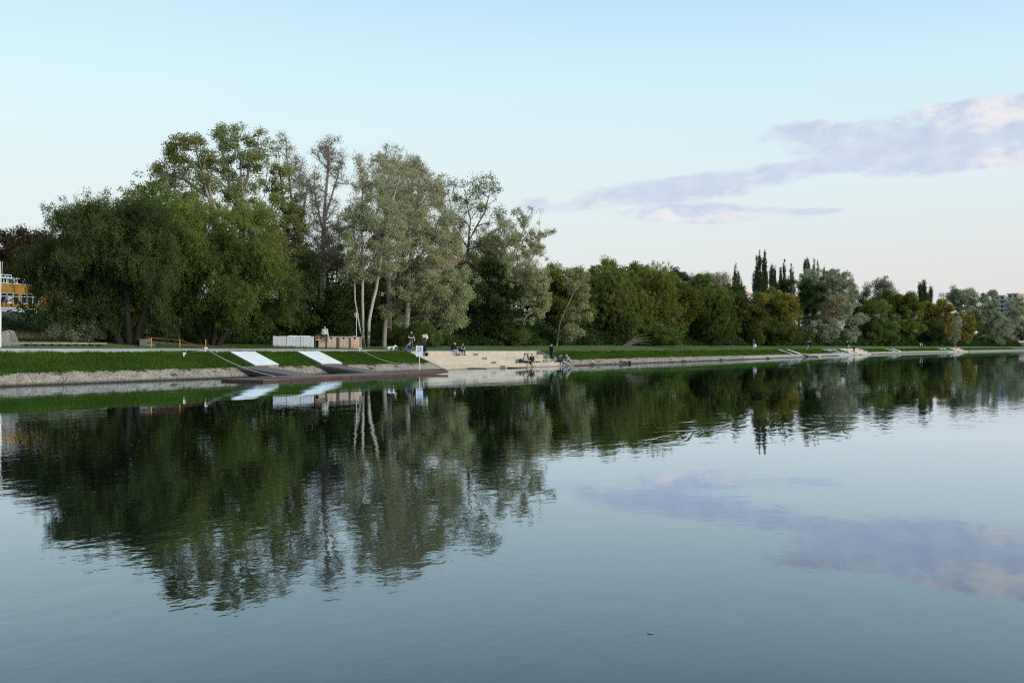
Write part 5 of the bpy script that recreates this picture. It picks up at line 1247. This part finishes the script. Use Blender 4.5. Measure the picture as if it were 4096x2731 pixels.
def person(label, base, phi, pose, fit, hair=('short', None), h=1.75, bulk=1.0, group=None, skin=None, fine=True, toes=None):
    """one remeshed body; clothes are told apart by the limb each face belongs to"""
    skin = skin or SKIN; S = h / 1.75
    base = Vector(base); f = Vector((-base.x, -base.y, 0)).normalized(); c, s = math.cos(math.radians(phi)), math.sin(math.radians(phi))
    f = Vector((f.x * c - f.y * s, f.x * s + f.y * c, 0)); rz = math.atan2(f.y, f.x) - PI / 2
    root = empty('person', base, rz, label, 'person', group)
    J = {k: Vector(v) * (S if k != 'fd' else 1) for k, v in pose.items()}
    fd = J['fd'].normalized(); side = fd.cross(Vector((0, 0, 1))).normalized(); upv = side.cross(fd)
    B = []                                        # bones: a, b, r0, r1, region
    def bone(a, b, r0, r1, reg): B.append((Vector(a), Vector(b), r0 * S, r1 * S, reg))
    k = bulk
    bone(J['pel'], J['chest'], .115 * k, .125 * k, 'top'); bone(J['chest'], J['neck'] - Vector((0, 0, .05)), .12 * k, .07, 'top')
    for q in 'RL':
        bone(J['sh' + q], J['hp' + q] + (J['sh' + q] - J['hp' + q]) * .25, .075 * k, .09 * k, 'top')
        bone(J['sh' + q], J['neck'] - Vector((0, 0, .03)), .06 * k, .055, 'top')
        bone(J['sh' + q], J['el' + q], .058 * k, .048 * k, 'uarm'); bone(J['el' + q], J['wr' + q], .046 * k, .032, 'farm')
        d = (J['wr' + q] - J['el' + q]).normalized(); sd = d.cross(Vector((0, .3, 1))).normalized(); w = J['wr' + q]
        bone(w + d * .03, w + d * .085, .034, .036, 'hand')
        if fine:
            for i in range(4): bone(w + d * .1 + sd * (i - 1.5) * .021, w + d * (.165 - .012 * abs(i - 1.2)) + sd * (i - 1.5) * .024 + Vector((0, 0, -.015)), .0105, .009, 'hand')
            bone(w + d * .05 + sd * .035, w + d * .1 + sd * .065, .013, .010, 'hand')
        bone(J['hp' + q], J['kn' + q], .088 * min(k, 1.1), .062, 'thigh'); bone(J['kn' + q], J['an' + q], .060, .044, 'calf')
        ft = Vector(toes) if toes else Vector((.03 if q == 'R' else -.03, .17, -.045))
        bone(J['an' + q] - Vector((0, .02, .035)), J['an' + q] + ft * S, .044, .036, 'shoe')
    bone(J['pel'] - Vector((.06, 0, .02)), J['pel'] + Vector((.06, 0, -.02)), .11, .11, 'thigh')
    hd = J['head']
    bone(J['neck'] - Vector((0, 0, .03)), hd - upv * .05, .052, .05, 'head')
    bone(hd + upv * .035 - fd * .012, hd - upv * .045 + fd * .012, .088, .066, 'head'); bone(hd - fd * .03 + upv * .03, hd + upv * .03, .09, .085, 'head')
    bone(hd + fd * .082 + upv * .01, hd + fd * .104 - upv * .022, .010, .015, 'head')
    for q in (-1, 1): bone(hd + side * .088 * q - fd * .005 + upv * .01, hd + side * .09 * q - fd * .008 - upv * .025, .014, .012, 'head')
    mb = MB()
    for a, b, r0, r1, _ in B: tube_cap(mb, a, b, r0, r1, 10 if r0 > .02 else 7)
    o = mb.build('body', [], root)
    md = o.modifiers.new('remesh', 'REMESH'); md.mode = 'VOXEL'; md.voxel_size = .0145 if fine else .026; md.use_smooth_shade = True
    sm = o.modifiers.new('smooth', 'SMOOTH'); sm.factor = .5; sm.iterations = 2
    dg = bpy.context.evaluated_depsgraph_get(); me = bpy.data.meshes.new_from_object(o.evaluated_get(dg))
    o.modifiers.clear(); o.data = me; me.name = 'body'
    n = len(me.polygons); cen = np.empty(n * 3, np.float32); me.polygons.foreach_get('center', cen); cen = cen.reshape(-1, 3)
    best = np.full(n, 9.0); idx = np.zeros(n, int); regs = sorted({b[4] for b in B})
    for a, b, r0, r1, reg in B:
        a = np.array(a); d = np.array(b) - a; l2 = max(d @ d, 1e-9); t = np.clip((cen - a) @ d / l2, 0, 1)
        dist = np.linalg.norm(cen - a - t[:, None] * d, axis=1) - (r0 + (r1 - r0) * t)
        m = dist < best; best[m] = dist[m]; idx[m] = regs.index(reg)
    me.materials.clear()
    for r in regs: me.materials.append(fit.get(r, skin) if r not in ('head', 'hand') else skin)
    me.polygons.foreach_set('material_index', idx.astype(np.int32)); me.polygons.foreach_set('use_smooth', np.ones(n, bool)); me.update()
    st, hm = hair
    if st != 'bald':
        hb = MB(); hb.ball((0, 0, 0), 1, 18)
        V = []
        big = {'short': 1.0, 'long': 1.04, 'bun': 1.0, 'beanie': 1.08, 'cap': 1.04}[st]
        for v in hb.v:
            d = Vector(v); face = d.y > .30 and d.z < .42
            if st in ('beanie', 'cap'): face = d.z < (.05 if d.y > 0 else -.15)
            rr = .070 if face else .108 * big
            V.append(hd + (side * d.x * .93 + fd * (d.y * 1.02 - .12) + upv * (d.z * 1.03 + .26)) * rr)
        hb.v = [tuple(v) for v in V]
        if st == 'long':
            for q in (-1, 0, 1): tube_cap(hb, hd + side * .07 * q - fd * .06, hd + side * .085 * q - fd * (.07 if q == 0 else -.02) - Vector((0, 0, .30)), .055, .035)
        if st == 'bun': hb.ball(tuple(hd - fd * .11 + upv * .06), .045, 10)
        if st == 'beanie': hb.ball(tuple(hd + upv * .135 - fd * .02), (.06, .06, .05), 10)
        if st == 'cap':
            e = hd + fd * .085 + upv * .055; hb.hexa([e - side * .07, e + side * .07, e + side * .05 + fd * .085 - upv * .012, e - side * .05 + fd * .085 - upv * .012, e - side * .07 + upv * .012, e + side * .07 + upv * .012, e + side * .05 + fd * .085, e - side * .05 + fd * .085])
        hb.build({'beanie': 'beanie', 'cap': 'cap'}.get(st, 'hair'), hm, root, smooth=True)
    if fine:
        for q in (-1, 1):
            eb = MB(); eb.ball(tuple(hd + fd * .079 + side * .031 * q + upv * .018), .011, 8); eb.build('eye', DHAIR, root)
        eb = MB(); eb.ball(tuple(hd + fd * .082 - upv * .05), (.024, .010, .007), 8); eb.build('mouth', M['maroon'], root)
    return root
def outfit(top, leg, shoe, uarm=None, farm='=', calf=None):
    d = dict(top=top, uarm=uarm or top, thigh=leg, shoe=shoe)
    if farm == '=': d['farm'] = d['uarm']
    elif farm is not None: d['farm'] = farm
    if calf != 'skin': d['calf'] = calf or leg
    return d
G1 = 'people on and near the big terrace'
# on the bins
p1 = person('person in mint jacket and brown trousers sitting on the timber bins', on_bins(1302, .12), 8, dict(SIT, wrR=(.16, .2, .12), wrL=(-.16, .2, .12), elR=(.25, .02, .30), elL=(-.25, .02, .30), head=(.03, .17, .76), fd=(.25, 1, -.55)),
            outfit(MINT, BROWN, BLK), ('short', DHAIR), 1.78, 1.12)
mb = MB(); mb.prism([(-.055, .185, .27), (.055, .185, .27), (.05, .205, .50), (-.05, .205, .50)], (0, .012, 0)); mb.build('white_shirt', WHITE, p1)
# standing woman, arms crossed
p2 = person('woman with long dark hair and crossed arms standing on the path behind the notice board', P(1645, 5.0), 10, dict(STAND, elR=(.23, .06, 1.15), wrR=(-.05, .20, 1.17), elL=(-.23, .06, 1.15), wrL=(.07, .22, 1.13), fd=(0, 1, -.35), head=(0, .05, 1.62)),
            outfit(BLK, GJEAN, BLK, BLUEG, None), ('long', DHAIR), 1.76, 1.0, G1)
mb = MB(); mb.ball((0, 0, 0), (.13, .08, .14), 12); hb = mb.build('bag', BLK, None, smooth=True); hr = empty('handbag', P(1655.5, 4.85) + Vector((0, 0, .93)), 0, 'black handbag hanging at the hip of the woman with crossed arms', 'handbag'); hb.parent = hr
mb = MB(); mb.tube([(-.02, 0, .12), (-.06, -.02, .35), (-.16, 0, .56)], .014, 6); mb.build('strap', BLK, hr)
mb = MB(); mb.box(.05, .1, -.09, -.07, .0, .14); mb.build('buckle', WHITE, hr)
# seated on the wall corner, in a vest
person('person in grey blue vest and jeans sitting on the top of the left terrace wall', P(1622, 4.15, 1.56), 78, dict(LEAN, elR=(.22, .34, .26), anR=(.12, .42, -.30), anL=(-.12, .40, -.30), knR=(.12, .45, .08), knL=(-.12, .42, .10)),
       outfit(GREYV, JEAN, SHOEW, NAVY), ('short', DHAIR), 1.78, 1.15, G1)
person('bald man in black jacket and trousers standing behind the notice board', on_step(1694.5, 3.45, 1.105), -150, dict(STAND, head=(-.02, .06, 1.62), fd=(-.2, 1, -.35), elR=(.25, .06, 1.15), wrR=(.12, .26, 1.10), elL=(-.25, .06, 1.15), wrL=(-.12, .26, 1.1)),
       outfit(CHAR, BLK, BLK), ('bald', None), 1.86, 1.2, G1, SKIN2)
person('man in white top and black trousers close behind the bald man', P(1699.5, 4.7), 150, dict(STAND, head=(.02, .07, 1.60), fd=(.1, 1, -.4), elR=(.22, .12, 1.18), wrR=(.1, .30, 1.25), elL=(-.22, .12, 1.18), wrL=(-.1, .3, 1.25)),
       outfit(WHITE, BLK, BLK, WHITE), ('short', DHAIR), 1.74, 1.0, G1)
# seated pair on the top edge
person('person in black hoodie, light jeans and black boots sitting on the top step', on_step(1808, 4.22, 1.478), 58, dict(SIT, chest=(0, .08, .42), neck=(0, .16, .60), head=(0, .23, .74), shR=(.18, .15, .55), shL=(-.18, .15, .55), elR=(.2, .38, .34), wrR=(.05, .36, .62), elL=(-.22, .3, .26), wrL=(-.05, .48, .2)),
       outfit(BLK, LJEAN, BLK), ('long', DHAIR), 1.74, 1.2, G1)
person('boy in black vest with pale sleeves leaning forward on the top step', on_step(1842, 4.22, 1.478), 40, dict(LEAN, fd=(0, 1, -.6)), outfit(BLK, NAVY, BLK, BLUEG, SKIN), ('short', BHAIR), 1.66, 1.0, G1)
# group of three on the lowest step
person('person in grey hoodie and black cap sitting on the lowest step, legs stretched', on_step(2096, 1.35, .375), 66, dict(SIT, chest=(0, .0, .42), neck=(0, .03, .61), head=(0, .09, .77), knR=(.1, .48, .12), knL=(-.1, .48, .10), anR=(.1, .78, -.18), anL=(-.1, .80, -.20), wrR=(.1, .30, .2)),
       outfit(GREY, BLK, SHOEW), ('cap', BLK), 1.76, 1.15, G1, toes=(0, .12, .06))
person('person with long brown hair half hidden behind the grey hoodie', on_step(2107, 1.62, .375), 60, dict(SIT, fd=(0, 1, -.1)), outfit(GREY, BLK, BLK), ('long', BHAIR), 1.72, 1.0, G1)
p10 = person('person in black sweater and shorts holding a phone on the lowest step', on_step(2126, 1.28, .375), 28, dict(SIT, elR=(.24, .14, .32), wrR=(.07, .27, .42), elL=(-.24, .14, .32), wrL=(-.07, .27, .42), knR=(.13, .45, .13), knL=(-.13, .45, .1), anR=(.06, .50, -.26), anL=(-.16, .56, -.3)),
             outfit(BLK, BLK, SHOEW, calf='skin'), ('bun', BHAIR), 1.72, 1.15, G1, SKIN2)
mb = MB(); mb.box(-.06, .06, -.008, .008, -.035, .035); ph = mb.build('phone', BLK, None, bevel=.004); ph.matrix_world = Matrix.Translation(p10.matrix_world.to_translation()); 
ph.location = p10.location + Matrix.Rotation(p10.rotation_euler.z, 3, 'Z') @ Vector((0, .36, .48)); ph.rotation_euler = (.5, 0, p10.rotation_euler.z); tag(ph, 'black phone held in both hands by the person in the black sweater', 'phone')
person('tall man in black with a black cap standing on the lowest step', on_step(2205, 1.45, .375), 128, dict(STAND, elR=(.24, .02, 1.14), wrR=(.13, .22, 1.08), elL=(-.24, .02, 1.14), wrL=(-.13, .22, 1.08), fd=(.1, 1, -.1)),
       outfit(BLK, NAVY, SHOEW, BLK, '='), ('cap', BLK), 1.84, 1.15, G1, SKIN2)
person('person in shorts sitting behind the tall man in black, bare knees showing', on_step(2205, 2.25, .74), 62, dict(SIT), outfit(CHAR, CHAR, JEAN, calf='skin'), ('short', BHAIR), 1.7, 1.0, G1)
person('person in teal hoodie and black beanie sitting on the right end of the lowest step', on_step(2230, 1.22, .375), 72, dict(LEAN, chest=(0, .12, .41), neck=(0, .21, .58), head=(0, .29, .71), shR=(.17, .18, .53), shL=(-.17, .18, .53), elR=(.19, .38, .34), wrR=(.06, .42, .60), knR=(.12, .44, .22), knL=(-.12, .46, .2), anR=(.1, .34, -.20), anL=(-.14, .55, -.24)),
       outfit(TEAL, BLK, SHOEW), ('beanie', BLK), 1.74, 1.15, G1)
person('bald man in plaid shirt and black trousers crouching at the end of the lowest step', on_step(2279, .95, .30), -62, dict(LEAN, knR=(.16, .40, .30), knL=(-.16, .40, .28), anR=(.13, .30, -.12), anL=(-.13, .34, -.12), elR=(.2, .40, .36), wrR=(.08, .58, .34)),
       outfit(PLAID, BLK, SHOEW), ('bald', None), 1.8, 1.15, G1, SKIN2)
# far along the bank
G2 = 'people far along the bank'
person('person in black top and jeans standing on the far path with a white bag', P(3015.5, 4.6), 15, dict(STAND, elR=(.22, .08, 1.16), wrR=(-.02, .2, 1.2)), outfit(BLK, LJEAN, BLK, BLK, None), ('short', BLOND), 1.75, 1, G2, fine=False)
mb = MB(); mb.ball((0, 0, 0), (.19, .09, .30), 10); o = mb.build('shopping_bag', WHITE, None, smooth=True, loc=P(3021.5, 4.4) + Vector((0, 0, .72))); tag(o, 'white bag hanging beside the person on the far path', 'bag')
person('blond person in black jacket and jeans walking with a companion', P(3232, 4.6), 120, dict(STAND, knR=(.1, .12, .5), anR=(.1, .24, .1), anL=(-.1, -.28, .14)), outfit(BLK, LJEAN, SHOEW), ('long', BLOND), 1.72, 1.1, G2, fine=False)
person('person all in black walking beside the blond one', P(3239, 5.0), 120, dict(STAND, knR=(.1, .1, .5), anR=(.1, .2, .1), anL=(-.1, -.25, .14)), outfit(BLK, BLK, BLK), ('short', BLOND), 1.84, 1.1, G2, fine=False)
person('dark clothed person wearing a pale helmet beside the bicycle', P(3388, 4.2), 150, dict(STAND, wrR=(.2, .3, 1.0)), outfit(BLK, NAVY, BLK), ('beanie', WHITE), 1.85, 1.1, G2, fine=False)
person('person in dark suit standing by the water at the smaller terrace', P(3416, .75, .39), 5, dict(STAND, wrR=(.05, .2, 1.0), wrL=(-.05, .2, 1.0)), outfit(BLK, NAVY, SHOEW), ('short', BLOND), 1.78, 1.1, G2, fine=False)
for lb, px, w, t, l, hh in (('person in white shirt walking on the far path, left of two', 3682, 4.6, WHITE, BLK, 'short'), ('person in white shirt walking on the far path, right of two', 3688, 5.0, WHITE, NAVY, 'cap'), ('dark clothed child walking behind the white shirted pair', 3699.5, 4.6, BLK, BLK, 'short'),
                            ('dark clothed person leading the white shirted pair', 3677, 4.6, BLK, BLK, 'short'), ('dark figure standing on the lawn near the right end of the bank', 3878, 6.0, BLK, BLK, 'short')):
    person(lb, P(px, w), -80, dict(STAND, knR=(.1, .14, .5), anR=(.1, .25, .1), anL=(-.1, -.28, .12)), outfit(t, l, BLK), (hh, BLOND if t is BLK else WHITE), 1.25 if 'child' in lb else 1.8, 1.2, G2, fine=False)
person('person in orange top sitting on the tiny far terrace', P(3821, 4.2, 1.478), 60, SIT, outfit(ORNG, BLK, BLK), ('short', DHAIR), 1.75, 1.3, G2, fine=False)
person('person in black sitting on the tiny far terrace', P(3852, 2.3, .75), 60, SIT, outfit(BLK, BLK, BLK), ('short', BLOND), 1.75, 1.3, G2, fine=False)
# bicycle
def bicycle():
    b = P(3392, 4.25); r = empty('bicycle', b, .9, 'bicycle standing beside the person with the pale helmet', 'bicycle')
    for x in (-.52, .52):
        mb = MB(); pts = [(x + .34 * math.cos(t * PI / 8), 0, .34 + .34 * math.sin(t * PI / 8)) for t in range(17)]; mb.tube(pts, .022, 6); wl = mb.build('wheel', M['black'], r)
        mb = MB()
        for t in range(8): mb.tube([(x, 0, .34), (x + .33 * math.cos(t * PI / 4), 0, .34 + .33 * math.sin(t * PI / 4))], .004, 4)
        mb.build('spokes', M['grey_metal'], wl)
    mb = MB(); 
    for a, c in (((-.52, 0, .34), (-.1, 0, .32)), ((-.1, 0, .32), (.38, 0, .74)), ((-.18, 0, .82), (-.1, 0, .32)), ((-.17, 0, .76), (.36, 0, .8)), ((-.52, 0, .34), (-.17, 0, .76)), ((.52, 0, .34), (.36, 0, .86))): mb.tube([a, c], .018, 6)
    mb.build('frame', M['grey_metal'], r)
    mb = MB(); mb.ball((-.2, 0, .88), (.13, .07, .035), 10); mb.build('saddle', M['black'], r)
    mb = MB(); mb.tube([(.3, -.26, .98), (.38, -.1, .96), (.36, 0, .9), (.38, .1, .96), (.3, .26, .98)], .014, 6); mb.build('handlebar', M['grey_metal'], r)
    mb = MB(); mb.box(.44, .74, -.16, .16, .72, .95); mb.build('basket', M['white_sheet'], r)
bicycle()
# white dog
def dog():
    b = P(1564, 4.25); root = empty('dog', b, math.radians(-6), 'white dog wearing a dark harness at the edge of the path', 'dog')
    B = [((-.2, 0, .33), (0, 0, .35), .10, .115), ((0, 0, .35), (.2, 0, .36), .115, .12), ((.2, 0, .36), (.33, .03, .46), .085, .065), ((.33, .03, .48), (.40, .06, .47), .075, .062), ((.40, .06, .46), (.49, .09, .43), .04, .03),
         ((.34, -.02, .54), (.32, -.05, .47), .022, .016), ((.33, .08, .54), (.30, .11, .47), .022, .016), ((-.27, 0, .36), (-.40, .02, .30), .03, .022), ((-.40, .02, .30), (-.46, .02, .33), .022, .03)]
    for y in (-.07, .07):
        B += [((.2, y, .32), (.2, y, .18), .05, .033), ((.2, y, .18), (.21, y, .03), .03, .024), ((.2, y, .025), (.25, y, .025), .026, .022),
              ((-.2, y, .32), (-.15, y, .2), .07, .042), ((-.15, y, .2), (-.24, y, .13), .036, .026), ((-.24, y, .13), (-.23, y, .03), .024, .022), ((-.23, y, .025), (-.18, y, .025), .026, .022)]
    mb = MB()
    for a, c, r0, r1 in B: tube_cap(mb, a, c, r0, r1)
    o = mb.build('body', [WHITE], root); md = o.modifiers.new('r', 'REMESH'); md.mode = 'VOXEL'; md.voxel_size = .013; md.use_smooth_shade = True
    me = bpy.data.meshes.new_from_object(o.evaluated_get(bpy.context.evaluated_depsgraph_get())); o.modifiers.clear(); o.data = me; me.materials.clear(); me.materials.append(WHITE)
    mb = MB()
    for x, r in ((.08, .128), (.2, .13)):
        mb.tube([(x + .03 * math.cos(t * PI / 8), r * math.sin(t * PI / 8), .355 + r * math.cos(t * PI / 8)) for t in range(17)], .014, 6)
    mb.build('harness', CHAR, root)
    mb = MB(); mb.ball((.515, .095, .435), .016, 8); mb.build('nose', BLK, root)
    for y in (.015, .105): mb = MB(); mb.ball((.435, y, .50), .011, 8); mb.build('eye', BLK, root)
dog()
